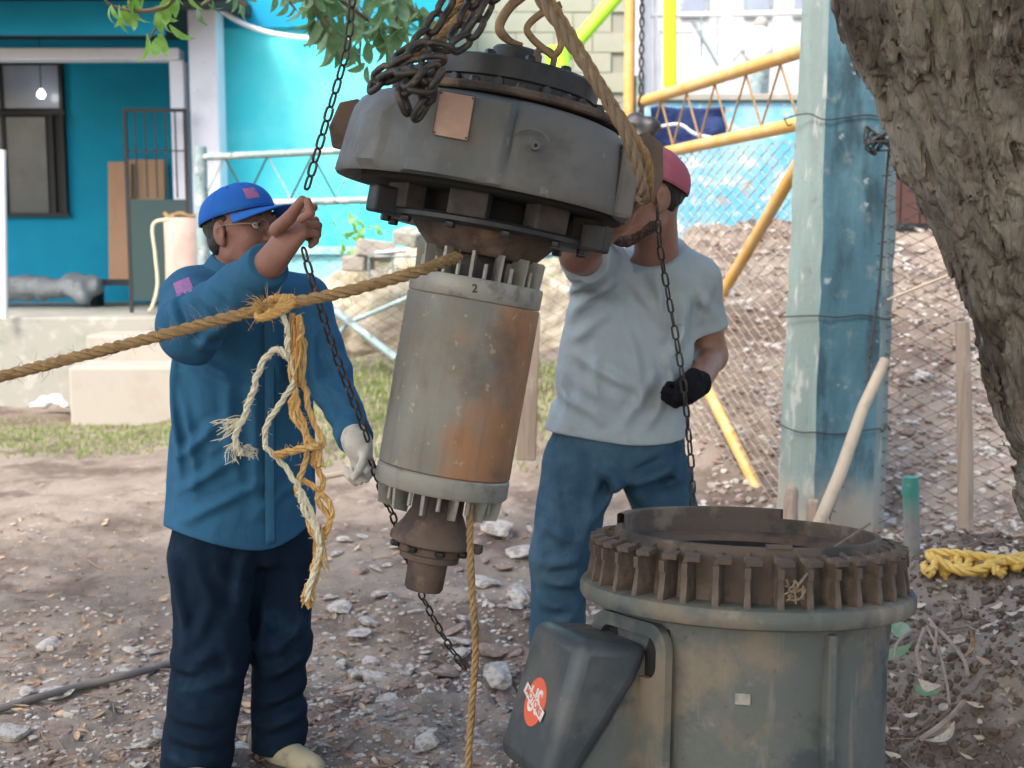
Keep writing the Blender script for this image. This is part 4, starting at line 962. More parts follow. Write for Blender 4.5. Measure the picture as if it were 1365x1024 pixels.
MT['bark'] = mat('furrowed_bark', (.25, .215, .175), .95, 0, [
    dict(c=(.37, .32, .26), s=5, lo=.45, hi=.62, a=.8, st=(1, 1, .5)), dict(c=(.09, .066, .055), s=2.0, lo=.48, hi=.62, a=.85, o=2),
    dict(c=(.46, .41, .34), s=16, lo=.58, hi=.7, a=.8, st=(1, 1, .35)), dict(c=(.13, .15, .08), s=4, lo=.6, hi=.72, a=.5, o=7), dict(c=(.05, .038, .033), s=26, lo=.6, hi=.7, a=.8, st=(1, 1, .4))],
    [dict(s=30, a=.9, h=.03, st=(1, 1, .28), k='voronoi'), dict(s=48, a=.8, h=.02, st=(1, 1, .3)), dict(s=110, a=.5, h=.005)], spec=.15)
part('trunk', (V, F), MT['bark'], bigtree, ang=180)
# upper limbs and crown: shade the whole foreground
lm = MB(); r_ = random.Random(21); tips = []
root = top+np.array((-.25, -.7, 1.2))
for k in range(11):
    a = r_.uniform(0, 6.28); rr = r_.uniform(1.5, 4.6); e = np.array((CN[0]+math.cos(a)*rr, CN[1]+math.sin(a)*rr*.95, r_.uniform(4.6, 5.8)))
    mid = root*.5+e*.5+np.array((r_.uniform(-.4, .4), r_.uniform(-.4, .4), .6)); P_ = spline([root, mid, e], 14); lm.tube(P_, np.linspace(.11, .02, 14), 7); tips.append(e)
part('limbs', lm, MT['bark'], bigtree)
Vs = []; n = 30000; rg = np.random.RandomState(5)
u = rg.rand(n)**.5; a = rg.rand(n)*2*PI; cxy = np.stack([CN[0]+.2+np.cos(a)*u*5.4, CN[1]-.4+np.sin(a)*u*5.0], 1)
zc = 4.5+rg.rand(n)*1.6*(1-.5*u); keep = (vn(np.stack([cxy[:, 0], cxy[:, 1], zc*0], 1), 1.1, 4) > .22) & ~((cxy[:, 1] > 2.2) & (zc < 3.9)); cxy = cxy[keep]; zc = zc[keep]; n = len(zc)
def leafcards(C_, size, rg, flat=.5):
    n = len(C_); d = rg.normal(size=(n, 3)); d[:, 2] *= flat; d /= np.linalg.norm(d, axis=1)[:, None]
    e = np.cross(d, rg.normal(size=(n, 3))*np.array((.4, .4, 1))); e /= np.linalg.norm(e, axis=1)[:, None]; s = (size[0]+rg.rand(n)*(size[1]-size[0]))[:, None]
    V = np.stack([C_-d*s, C_+e*s*.38, C_+d*s, C_-e*s*.38], 1).reshape(-1, 3); F = np.arange(n*4).reshape(-1, 4); return V, F
V, F = leafcards(np.c_[cxy, zc], (.07, .15), rg); o = part('crown', (V, F), MT['leaf'], bigtree, smooth=False); o['kind'] = 'stuff'

# hanging leafy branches in the frame --------------------------------------
def leafy_branch(label, stems, lm_, size, per, name='leafy_branch'):
    base = stems[0][0]; t = thing(name, label, 'branch', tuple(base)); mb = MB(); r_ = random.Random(int(base[0]*100)+3)
    for s in stems: mb.tube(spline(s, 20), np.linspace(.012, .004, 20), 6)
    part('stem', mb, MT['twig'], t)
    for s in stems:
        P_ = spline(s, per)
        for i in range(per):
            q = P_[i]+np.array((r_.uniform(-.03, .03), r_.uniform(-.03, .03), r_.uniform(-.03, .03)))-np.array(base); a = r_.uniform(0, 6.28)
            o = link('leaf', LM[lm_], t, tuple(q), (r_.uniform(-.7, .7), r_.uniform(.3, 1.35), a)); k = r_.uniform(*size); o.scale = (k, k, k)
    return t
Yb = 4.6
leafy_branch('bright green leaves on a twig at the top left in front of the porch beam', [
    [at(250, -40, Yb), at(225, 5, Yb), at(185, 15, Yb), at(150, 8, Yb), at(140, 0, Yb-.1)], [at(240, -30, Yb), at(215, 25, Yb+.1), at(200, 50, Yb)], [at(230, -30, Yb), at(180, -8, Yb), at(170, 10, Yb)]], 'leaf_light', (.06, .11), 11)
leafy_branch('dull green foliage hanging over the cyan wall at the top', [
    [at(370, -50, 5.2), at(410, 0, 5.2), at(440, 30, 5.2), at(460, 70, 5.2)], [at(400, -50, 5.2), at(455, 0, 5.1), at(500, 35, 5.2), at(515, 60, 5.2)],
    [at(430, -50, 5.2), at(500, -10, 5.3), at(545, 10, 5.2), at(560, 25, 5.2)], [at(420, -50, 5.4), at(470, 0, 5.4), at(480, 45, 5.4), at(478, 90, 5.4)], [at(440, -60, 5), at(420, -10, 5.), at(425, 25, 5.), at(445, 50, 5)],
    [at(440, -60, 5), at(520, -20, 5.), at(530, 15, 5.), at(520, 40, 5)]], 'leaf_grey', (.07, .14), 30)
leafy_branch('small pale leaves on a thin twig above the white pillar', [
    [at(300, -40, 4.8), at(285, -5, 4.8), at(268, 8, 4.8)], [at(310, -40, 4.8), at(320, 0, 4.8), at(330, 8, 4.8)], [at(360, -40, 4.8), at(380, -6, 4.8), at(395, 14, 4.8)]], 'leaf_grey', (.05, .08), 7)

# ================================================================== HANGING MOTOR UNIT
def rotm(e): return np.array(Euler(e).to_matrix())
HB = at(588, 650, 2.9); HR = (R(-4), R(10.1), 0)
hm = thing('hanging_motor', 'vertical motor top bell with rotor hanging tilted from chains and ropes', 'motor', tuple(HB), HR)
HM = rotm(HR)
def hw(x, y, s): return HM@np.array((x, y, s))+HB
hl = dict(world=False)
# bell: ring of profile points swept round with flat pads
prof_ = [(.285, .72), (.30, .69), (.322, .672), (.333, .670), (.337, .676), (.336, .69), (.331, .72), (.327, .76), (.323, .80), (.317, .83), (.305, .853), (.285, .868), (.262, .876), (.24, .882), (.15, .886)]
nth = 240; th = np.arange(nth)*2*PI/nth; V = []
for (r0, s) in prof_:
    s = s-.014*float(sst(np.array(s), .70, .86))
    r = np.full(nth, r0); k = 1.0 if .672 <= s <= .86 and r0 > .30 else 0
    x = r*np.cos(th); fr_ = (np.sin(th) < 0)
    padA = sst(x, -.165, -.150)*(1-sst(x, .035, .05))*fr_*k
    r = r*(1-padA)+padA*np.minimum(.352, .340/np.maximum(-np.sin(th), .3))
    padB = sst(x, .05, .062)*(1-sst(x, .255, .30))*fr_*(1.0 if .70 <= s < .87 and r0 > .25 else 0); r = r+.007*padB
    rib = sst(x, -.268, -.262)*(1-sst(x, -.215, -.208))*fr_*(1.0 if .69 <= s <= .80 else 0); r = r+.013*rib
    V.append(np.stack([r*np.cos(th)-.024, r*np.sin(th), np.full(nth, s)], 1))
V = np.concatenate(V); m = len(prof_); i = (np.arange(m-1)[:, None]*nth+np.arange(nth)); j = (np.arange(m-1)[:, None]*nth+(np.arange(nth)+1) % nth)
F = np.stack([i, j, j+nth, i+nth], -1).reshape(-1, 4)
bell = part('bell_housing', (V, F), MT['cast'], hm, False, ang=50)
part('embossed_arc', MB().tube([(.065+.035*math.cos(t), -.343-.0, .775+.02*math.sin(t)) for t in np.linspace(.2, 2.9, 12)], .003, 6), MT['cast'], bell, world=False)
part('boss', MB().tube([(.075, -.325, .765), (.075, -.348, .765)], .009, 14), MT['cast'], bell, world=False)
part('boss_hole', MB().tube([(.075, -.345, .765), (.075, -.3495, .765)], .004, 10), MT['cavity_shade'], bell, world=False)
# skirt right end block and lugs
part('end_block', MB().box((.285, -.105, .752), (.045, .13, .17)), MT['cast'], hm, False, bevel=.012, smooth=False)
lug = MB().prism([(-.035, -.075), (.03, -.075), (.045, -.02), (.03, .055), (-.01, .075), (-.035, .06)], -.012, .012)
V, F = lug.arrays(); V = np.stack([V[:, 0], V[:, 2], V[:, 1]], 1)
part('lifting_lug', (V+np.array((.322, -.10, .795)), F), MT['rust'], hm, False, smooth=False, bevel=.004)
V2 = V*np.array((-1, 1, .8)); part('lifting_lug', (V2+np.array((-.355, .05, .79)), [f[::-1] for f in F]), MT['rust'], hm, False, smooth=False, bevel=.004)
# flanges above the bell
part('upper_ring', MB().lathe([(.10, .870), (.262, .870), (.266, .874), (.266, .884), (.262, .888), (.225, .892), (.1, .892)], 72), MT['rust'], hm, False)
part('top_flange', MB().lathe([(.08, .890), (.186, .890), (.192, .895), (.193, .913), (.198, .917), (.200, .956), (.195, .961), (.11, .965), (.05, .965)], 72), MT['cast_dark'], hm, False)
part('top_hub', MB().lathe([(.001, 1.016), (.052, 1.016), (.057, 1.011), (.058, .98), (.066, .968), (.066, .960)], 40), MT['cast_dark'], hm, False)
bm_ = MB().lathe([(.0, .012), (.010, .012), (.012, .009), (.012, 0), (.0, 0)], 6); bme = mesh_of('bolt', *bm_.arrays(), MT['cast_dark'], True, 30)
for k in range(12):
    a = k*PI/6+.2; link('bolt', bme, hm, (.17*math.cos(a), .17*math.sin(a), .962))
    o = link('bolt', bme, hm, (.194*math.cos(a+.2), .194*math.sin(a+.2), .904)); o.rotation_euler = (0, PI/2, a+.2)
nb_ = 16
for k in range(nb_):
    a = k*2*PI/nb_+.1; link('bolt', bme, hm, (.255*math.cos(a), .25*math.sin(a), .887))
# nameplate
npl = part('nameplate', MB().box((-.098, -.3425, .795), (.072, .003, .09)), MT['plate'], hm, False, smooth=False)
part('plate_rim', MB().tube([(-.134, -.345, .75), (-.062, -.345, .75), (-.062, -.345, .84), (-.134, -.345, .84)], .0014, 5, closed=True), MT['rust'], npl, world=False)
for sx in (-.13, -.066):
    for sz in (.755, .835): part('rivet', MB().tube([(sx, -.343, sz), (sx, -.346, sz)], .0022, 8), MT['chain'], npl, world=False)
# underside
part('under_ring', MB().lathe([(.13, .70), (.30, .70), (.305, .695), (.30, .664), (.165, .660), (.16, .60), (.13, .60)], 60, True), MT['cavity_shade'], hm, False)  # ring under the skirt plus an added core, coloured black as cavity shade
part('lower_ring', MB().lathe([(.12, .612), (.237, .612), (.245, .606), (.245, .597), (.237, .592), (.12, .594)], 60, True), MT['cast_dark'], hm, False)
for k in range(8):
    a = k*2*PI/8-.18; c_, s_ = math.cos(a), math.sin(a)
    part('spacer_block', MB().box((.222*c_, .222*s_, .637), (.05, .085, .056), (0, 0, a)), MT['rust_dark'], hm, False, smooth=False, bevel=.004)
for k in range(12):
    a = k*2*PI/12+.2
    link('bolt', bme, hm, (.232*math.cos(a), .232*math.sin(a), .592), (PI, 0, 0))
for a in (-2.62, -.42): part('foot_block', MB().box((.265*math.cos(a), .265*math.sin(a), .62), (.06, .05, .06), (0, 0, a)), MT['cast_dark'], hm, False, smooth=False, bevel=.006)
part('cone', MB().lathe([(.12, .605), (.168, .603), (.17, .597), (.165, .588), (.128, .548), (.12, .54), (.06, .538)], 48), MT['rust'], hm, False)
part('shaft', MB().lathe([(.06, .54), (.06, .49), (.001, .489)], 24), MT['cast_dark'], hm, False)
# rotor
part('rotor_core', MB().lathe([(.12, .439), (.1515, .4385), (.1530, .435), (.1535, .40), (.1535, .25), (.153, .1), (.1535, .047), (.15, .043), (.12, .043)], 96), MT['rotor'], hm, False)
def wob(n=96): return None
part('upper_end_ring', MB().lathe([(.10, .4395), (.150, .4395), (.1525, .443), (.1535, .482), (.151, .487), (.12, .488), (.10, .488)], 80), MT['alu'], hm, False)
part('lower_end_ring', MB().lathe([(.10, .0425), (.151, .0425), (.1545, .038), (.1545, .002), (.151, -.003), (.11, -.004), (.10, -.004)], 80), MT['alu'], hm, False)
fb = MB().box((0, 0, 0), (.045, .007, .062)); fme = mesh_of('fan_blade', *fb.arrays(), MT['alu'], False)
for k in range(14):
    a = k*2*PI/14+.12; link('fan_blade', fme, hm, (.125*math.cos(a), .125*math.sin(a), .516), (0, R(4), a))
pm_ = mesh_of('rivet_pin', *MB().tube([(0, 0, 0), (0, 0, .035)], .005, 8).arrays(), MT['alu'], True)
for k in range(14):
    a = k*2*PI/14+.34; link('rivet_pin', pm_, hm, (.135*math.cos(a), .135*math.sin(a), .486))
fb = MB().add([(-.026, -.004, 0), (.026, -.004, 0), (.026, .004, 0), (-.026, .004, 0), (-.022, -.0035, -.055), (.02, -.0035, -.048), (.02, .0035, -.048), (-.022, .0035, -.055)],
              [(0, 1, 2, 3), (4, 7, 6, 5), (0, 4, 5, 1), (1, 5, 6, 2), (2, 6, 7, 3), (3, 7, 4, 0)]); fme = mesh_of('fan_blade', *fb.arrays(), MT['alu'], False)
for k in range(12):
    a = k*2*PI/12+.30; link('fan_blade', fme, hm, (.122*math.cos(a), .122*math.sin(a), -.002), (0, 0, a))
for k in range(12):
    a = k*2*PI/12+.55; link('rivet_pin', pm_, hm, (.13*math.cos(a), .13*math.sin(a), -.036))
part('lower_shaft', MB().lathe([(.06, 0), (.06, -.055), (.064, -.062), (.075, -.085), (.092, -.108), (.098, -.117), (.098, -.128), (.09, -.133), (.078, -.136), (.077, -.15), (.070, -.155), (.069, -.168), (.055, -.172), (.046, -.174), (.045, -.235), (.041, -.242), (.001, -.242)], 48), MT['rust'], hm, False)
part('key_lug', MB().box((.10, -.03, -.122), (.035, .03, .02), (0, 0, -.3)), MT['rust'], hm, False, smooth=False, bevel=.004)
for k in range(8):
    a = k*PI/4+.3; link('bolt', bme, hm, (.085*math.cos(a), .085*math.sin(a), -.134), (PI, 0, 0))
def text_mesh(s, size, ext=.0006):
    cu = bpy.data.curves.new('lettering', 'FONT'); cu.body = s; cu.size = size; cu.extrude = ext; cu.align_x = 'CENTER'; cu.align_y = 'CENTER'; cu.offset = size*.015
    o = bpy.data.objects.new('lettering', cu); COL.objects.link(o); bpy.context.view_layer.update()
    me = bpy.data.meshes.new_from_object(o.evaluated_get(bpy.context.evaluated_depsgraph_get()))
    bpy.data.objects.remove(o, do_unlink=True); return me
me = text_mesh('2', .026); me.materials.append(MT['ink']); o = link('chalk_numeral', me, hm, (.0, -.1545, .463), (R(90), R(-8), 0))

# ================================================================== STATOR BASE
SB = (.488, 2.62, .012); SR = (R(-6.5), R(1.5), 0)
sb = thing('motor_base', 'round cast motor base with rusty finned rim standing on the ground', 'motor base', SB, SR)
body = part('body', MB().lathe([(.27, .0), (.318, .0), (.32, .01), (.320, .03), (.303, .05), (.303, .62), (.308, .70), (.312, .742), (.29, .744)], 96), MT['base'], sb, False)
part('collar', MB().lathe([(.28, .742), (.345, .742), (.355, .746), (.359, .754), (.359, .772), (.354, .780), (.342, .784), (.28, .786)], 96), MT['base'], sb, False)
part('rim_wall', MB().lathe([(.295, .785), (.292, .80), (.286, .885), (.284, .893), (.272, .894), (.270, .89), (.270, .30)], 96), MT['fin'], sb, False)
part('back_lip', MB().lathe([(.286, .888), (.286, .913), (.283, .916), (.273, .916), (.270, .913), (.270, .888)], 40, True, R(62), R(165)), MT['fin'], sb, False)
part('inner_ring', MB().lathe([(.269, .86), (.235, .852), (.232, .84), (.262, .80)], 72), MT['rust'], sb, False)
part('inner_shell', MB().lathe([(.231, .84), (.215, .80), (.215, .1), (.001, .1)], 60), MT['cavity_shade'], sb, False)
part('rim_notch', MB().box((.012, -.279, .896), (.05, .018, .008)), MT['fin'], sb, False, smooth=False, bevel=.001)
fV = [(.285, -.007, .782), (.345, -.007, .782), (.345, .007, .782), (.285, .007, .782), (.284, -.0045, .884), (.332, -.0045, .868), (.332, .0045, .868), (.284, .0045, .884)]
fF = [(0, 3, 2, 1), (4, 5, 6, 7), (0, 1, 5, 4), (1, 2, 6, 5), (2, 3, 7, 6), (3, 0, 4, 7)]
fms = []
for k in range(4):
    mb = MB().add(np.array(fV)+np.array([(0, random.uniform(-.003, .003)*(i > 3), random.uniform(-.003, .003)*(i > 3)) for i in range(8)]), fF)
    mb.box((.322, .010, .872), (.030, .030, .010), (0, R(10), .25)); mb.box((.336, 0, .85), (.010, .012, .022)); fms.append(mesh_of('fin', *mb.arrays(), MT['fin'], False))
for k in range(36):
    o = link('fin', fms[k % 4], sb, (0, 0, 0), (0, 0, k*2*PI/36+random.uniform(-.018, .018)))
part('seam_rib', MB().box((.115, -.289, .47), (.02, .03, .52), (0, 0, .38)), MT['base'], sb, False, smooth=False, bevel=.005)
part('pale_tag', MB().box((-.055, -.300, .60), (.03, .004, .022), (0, 0, -.18)), MT['alu'], sb, False, smooth=False, bevel=.001)
# terminal box on the body (u outwards, v towards the camera side)
SM_ = rotm(SR); Uv = np.array((-.93, -.37, 0)); Uv /= np.linalg.norm(Uv); Vv = np.array((-Uv[1], Uv[0], 0)); Vv = np.array((.37, -.93, 0))/np.linalg.norm((.37, .93))
def sl(u, v, z): return Uv*u+Vv*v+np.array((0, 0, z))
def uprism(poly, v0, v1, tp=1.0):
    n = len(poly); V = [sl(u, v0*tp, z) for u, z in poly]+[sl(u, v1, z) for u, z in poly]
    return MB().add(V, [tuple(range(n)), tuple(range(2*n-1, n-1, -1))]+[(i, n+i, n+(i+1) % n, (i+1) % n) for i in range(n)])
tb_ = part('terminal_box_lid', uprism([(.445, .70), (.525, .42), (.465, .395), (.365, .54), (.315, .61), (.285, .68)], -.125, .118), MT['box'], sb, False, bevel=.017, ang=60)
tb_.modifiers['bevel'].segments = 5; tb_.modifiers['bevel'].width = .028
tb_['label'] = 'dark blue grey lid with an orange badge'
lower = part('terminal_box_base', uprism([(.285, .67), (.305, .655), (.362, .535), (.46, .40), (.44, .36), (.285, .36)], -.10, .095), MT['base'], sb, False, bevel=.008, ang=60)
def rrect(cu, cz, w_, h_, r, n=6):
    P = []
    for (sx, sz, a0) in ((1, 1, 0), (-1, 1, PI/2), (-1, -1, PI), (1, -1, 1.5*PI)):
        for k in range(n+1): a = a0+PI/2*k/n; P.append((cu+sx*(w_/2-r)+r*math.cos(a), cz+sz*(h_/2-r)+r*math.sin(a)))
    return P
U1s, V1s = Uv, Vv; Uv = np.array((-.85, -.527, 0)); Vv = np.array((.527, -.85, 0))
O_ = rrect(.0, .545, .25, .37, .05); I_ = rrect(.0, .66, .19, .085, .03); n = len(O_); V = []
for u in (.300, .318): V += [sl(u, a, b) for a, b in O_]+[sl(u, a, b) for a, b in I_]
F = []
for i in range(n):
    j = (i+1) % n; F += [(i, j, n+j, n+i), (2*n+i, 3*n+i, 3*n+j, 2*n+j), (i, 2*n+i, 2*n+j, j), (n+i, n+j, 3*n+j, 3*n+i)]
part('mounting_frame', (np.array(V), F), MT['base'], sb, False, ang=50)
part('opening_shade', uprism([(.27, .72), (.303, .72), (.303, .41), (.27, .41)], -.085, .105), MT['cavity_shade'], sb, False, smooth=False)  # solid block behind the frame; the shade of the gap is its colour
Uv, Vv = U1s, V1s
# badge on the outer face
e2 = (sl(.445, 0, .70)-sl(.525, 0, .42)); e2 /= np.linalg.norm(e2); nn = np.cross(Vv, e2); cface = sl(.4868, -.005, .552)+nn*.0006
def face_obj(me, du, dv, off, parent, name, rz=0, sc=(1, 1, 1)):
    p = cface+Vv*du+e2*dv+nn*off; o = link(name, me, parent); c_, s_ = math.cos(rz), math.sin(rz)
    a = Vv*c_+e2*s_; b = -Vv*s_+e2*c_
    o.matrix_basis = Matrix(((a[0]*sc[0], b[0]*sc[1], nn[0], p[0]), (a[1]*sc[0], b[1]*sc[1], nn[1], p[1]), (a[2]*sc[0], b[2]*sc[1], nn[2], p[2]), (0, 0, 0, 1))); return o
dm = mesh_of('badge', *MB().lathe([(.001, .001), (.049, .001), (.050, 0), (.050, -.004)], 40).arrays(), MT['red'], True)
badge = face_obj(dm, 0, 0, .0012, tb_, 'badge', 0, (.92, 1, 1))
me = text_mesh('US', .062); me.materials.append(MT['badge_white']); face_obj(me, 0, 0, .0028, tb_, 'letters', 0, (.85, 1.15, 1))
bmsh = mesh_of('badge_band', *MB().box((0, 0, 0), (.118, .022, .001)).arrays(), MT['badge_white'], False); face_obj(bmsh, 0, 0, .0042, tb_, 'badge_band', R(-18))
me = text_mesh('MOTORS', .021, .0004); me.materials.append(MT['red']); face_obj(me, 0, 0, .0053, tb_, 'letters', R(-18), (1.15, .95, 1))
# wire scrap tied to the rim
P_ = [at(1160, 698, 2.75), at(1105, 735, 2.5), at(1068, 775, 2.36), at(1060, 790, 2.345)]
wsx = MB().tube(spline(P_, 30), .0025, 6)
r_ = random.Random(8)
for k in range(6):
    c = at(1058, 785, 2.345); wsx.tube(spline([c+np.array((r_.uniform(-.02, .02), r_.uniform(-.012, .008), r_.uniform(-.03, .02))) for _ in range(4)], 12), .0016, 4)
solo('cord_scrap', wsx, MT['rope_grey'], 'thin frayed cord knotted over the finned rim of the base', 'cord')
for k in range(5):
    a = k*1.256+.3; q = (SB[0]+.3*math.cos(a), SB[1]+.3*math.sin(a))
    o = link('stone', SM[k+1], None, (*q, G(*q)-.0), (0, 0, a), (.07, .07, .06)); tag(o, 'flat stone wedged under the edge of the motor base', 'stone', 'stones under the motor base')

# ================================================================== CHAINS, HOOKS, ROPES
hook = thing('lifting_hooks', 'worn golden lifting hook and open link at the top of the motor hub', 'hook', tuple(at(700, 20, 2.85)))
part('hook', MB().tube(spline([at(722, -30, 2.82), at(700, -8, 2.82), at(681, 8, 2.82), at(668, 28, 2.82), at(667, 42, 2.82), at(680, 55, 2.82), at(697, 60, 2.82)], 40), np.r_[np.full(28, .011), np.linspace(.011, .004, 12)], 10), MT['hook'], hook)
part('open_link', MB().tube(spline([at(748, 6, 2.8), at(722, 18, 2.8), at(703, 36, 2.8), at(710, 52, 2.8), at(731, 70, 2.8), at(739, 74, 2.8), at(748, 60, 2.8), at(745, 40, 2.8)], 40), .008, 10), MT['hook'], hook)
part('shackle', MB().tube(spline([at(716, 85, 2.8), at(716, 70, 2.8), at(727, 66, 2.8), at(738, 74, 2.8), at(737, 88, 2.8)], 24), .007, 8), MT['chain_rust'], hook)
part('shank', MB().tube([at(735, -60, 2.85), at(730, -5, 2.85), at(724, 8, 2.85)], .02, 12), MT['chain_rust'], hook)
def chain_thing(label, pts, L, W, r, m, n=200, jit=.1, name='chain', seed=1):
    t = thing(name, label, 'chain', tuple(pts[0])); chain(t, pts, L, W, r, MT[m], n, jit, seed); return t
hc = dict(L=.036, W=.022, r=.0029)
chain_thing('thin hand chain running from the top of the picture into the raised bare hand', [at(472, -30, 2.72), at(463, 60, 2.72), at(440, 145, 2.72), at(415, 230, 2.72), at(404, 268, 2.73)], **hc, m='chain')
chain_thing('thin hand chain hanging from the fist down to the white glove', [at(404, 330, 2.74), at(412, 360, 2.74), at(430, 420, 2.78), at(450, 480, 2.84), at(475, 545, 2.9), at(492, 590, 2.93)], **hc, m='chain')
chain_thing('thin hand chain hanging from the white glove to the ground below the shaft', [at(494, 612, 2.95), at(507, 650, 3.02), at(523, 686, 3.08), at(545, 750, 3.15), at(563, 795, 3.25), at(592, 850, 3.3), at(620, 893, 3.35)], **hc, m='chain')
chain_thing('twisted dark chain hanging down the front of the grey shirt', [at(876, 275, 3.42), at(880, 330, 3.45), at(892, 400, 3.48), at(903, 460, 3.47), at(912, 520, 3.46), at(918, 580, 3.5), at(923, 640, 3.5), at(922, 676, 3.5)], L=.044, W=.022, r=.0032, m='chain', jit=.3)
# heavy chain slung over the bell
big = dict(L=.060, W=.040, r=.0070)
def bigc(lab, P, m, s):
    if P[0][2] > at(0, -20, 2.6)[2]: P = [at(690, -330, 2.75), P[0]*.6+at(690, -330, 2.75)*.4]+list(P)
    chain_thing(lab, P, m=m, seed=s, jit=.3, **big)
bigc('heavy dark chain leg rising left of the ropes', [at(612, -30, 2.62), at(590, 12, 2.6), at(566, 50, 2.58), at(545, 66, 2.56), at(520, 85, 2.55)], 'chain', 1)
bigc('heavy dark chain leg rising to the middle of the top edge', [at(668, -30, 2.62), at(648, 10, 2.6), at(628, 48, 2.58), at(600, 66, 2.56), at(575, 70, 2.55)], 'chain', 2)
bigc('heavy brown chain leg between the other two at the top', [at(640, -30, 2.66), at(632, 0, 2.65), at(612, 40, 2.62), at(600, 62, 2.58)], 'chain_rust', 3)
bigc('heavy chain laid along the upper left edge of the bell', [at(600, 66, 2.56), at(570, 60, 2.545), at(545, 76, 2.53), at(520, 92, 2.53), at(495, 112, 2.56)], 'chain_rust', 4)
bigc('heavy chain run lying below the first along the bell edge', [at(592, 80, 2.53), at(560, 82, 2.52), at(535, 96, 2.515), at(508, 108, 2.53), at(488, 120, 2.58)], 'chain_rust', 5)
bigc('rusty chain loop hanging down the bell beside the nameplate', [at(583, 88, 2.51), at(566, 100, 2.50), at(545, 112, 2.50), at(531, 126, 2.50), at(535, 140, 2.505), at(545, 152, 2.51), at(556, 165, 2.515)], 'chain_rust', 6)
bigc('second rusty chain loop hanging closest to the nameplate', [at(548, 90, 2.49), at(565, 105, 2.485), at(580, 118, 2.49), at(572, 130, 2.50), at(560, 142, 2.505), at(553, 160, 2.51)], 'chain_rust', 7)
bigc('short rusty chain bight bulging over the bell shoulder', [at(590, 95, 2.49), at(585, 110, 2.48), at(565, 122, 2.48), at(548, 118, 2.475), at(552, 100, 2.48), at(570, 92, 2.49)], 'chain_rust', 8)
bigc('knotted part of the rusty chain on top of the pile', [at(530, 96, 2.49), at(545, 90, 2.48), at(560, 96, 2.475), at(553, 110, 2.475), at(536, 112, 2.48), at(522, 104, 2.5)], 'chain_rust', 9)
# ropes
def rope_thing(lab, pts, r, m='rope', fuzz=60, **k):
    if pts[0][2] > at(0, -20, 2.6)[2]: pts = [at(690, -330, 2.75)]+list(pts)
    return solo('rope', rope_mb(pts, r, fuzz=fuzz, **k), MT[m], lab, 'rope')
rope_thing('long taut sisal rope crossing in front of the blue shirt to the rotor', [at(-60, 515, 2.62), at(0, 502, 2.62), at(110, 474, 2.62), at(215, 447, 2.6), at(330, 417, 2.58), at(400, 402, 2.57), at(480, 384, 2.57), at(550, 364, 2.60), at(590, 350, 2.66), at(612, 342, 2.74)], .0125, 'rope', 260, pitch=.075, n=400)
rope_thing('thick brown rope slanting from the top edge down over the right side of the bell', [at(690, -70, 2.5), at(715, -10, 2.5), at(745, 35, 2.48), at(780, 88, 2.47), at(812, 140, 2.47), at(834, 180, 2.47), at(850, 222, 2.49), at(857, 252, 2.52), at(858, 266, 2.58), at(854, 262, 2.68)], .0115, 'rope_grey', 120, pitch=.10)
rope_thing('second brown rope lying against the thick one and ending at the right lug', [at(706, -70, 2.53), at(729, -10, 2.53), at(759, 40, 2.51), at(792, 95, 2.51), at(824, 148, 2.5), at(850, 188, 2.5), at(864, 215, 2.51), at(866, 245, 2.54), at(864, 262, 2.60), at(858, 260, 2.7)], .0085, 'rope', 90, pitch=.08)
rope_thing('pale brown rope bundle behind the chains at the top', [at(660, -50, 2.7), at(638, 0, 2.7), at(612, 28, 2.68), at(588, 50, 2.66), at(565, 70, 2.6)], .015, 'rope', 60, pitch=.1)
rope_thing('second pale rope strand beside the chains at the top', [at(640, -50, 2.72), at(618, 0, 2.72), at(595, 24, 2.7), at(575, 48, 2.66), at(552, 72, 2.62)], .011, 'rope', 40, pitch=.09)
rope_thing('sisal rope hanging straight down from under the rotor to the ground', [at(626, 672, 2.80), at(627, 735, 2.80), at(630, 800, 2.78), at(634, 860, 2.77), at(630, 930, 2.75), at(626, 985, 2.73), at(623, 1060, 2.7)], .0085, 'rope', 60, pitch=.055)
kn = MB(); c = at(358, 410, 2.57)
for k in range(5):
    a0 = k*1.2; P_ = [c+np.array((.035*math.cos(t+a0)*(.6+.12*k)+.004*k, .019*math.sin(t*1+a0)-.004, .020*math.sin(t+a0+.8))) for t in np.linspace(0, 5.4, 16)]
    V, F = rope_mb(P_, .0075, .04, n=40, fuzz=16).arrays(); kn.add(V, F)
r_ = random.Random(77)
for k in range(75):
    d = nrm((r_.uniform(-1.6, 1), r_.uniform(-1, .2), r_.uniform(-.3, .8))); p0 = c+d*.014; l = r_.uniform(.015, .045); kn.tube([p0, p0+d*l*.6, p0+d*l+np.array((0, 0, r_.uniform(-.012, .006)))], [.0007, .0006, .0003], 3, caps=False)
solo('rope_knot', kn, MT['yarn'], 'fuzzy orange knot tied round the taut rope', 'knot')
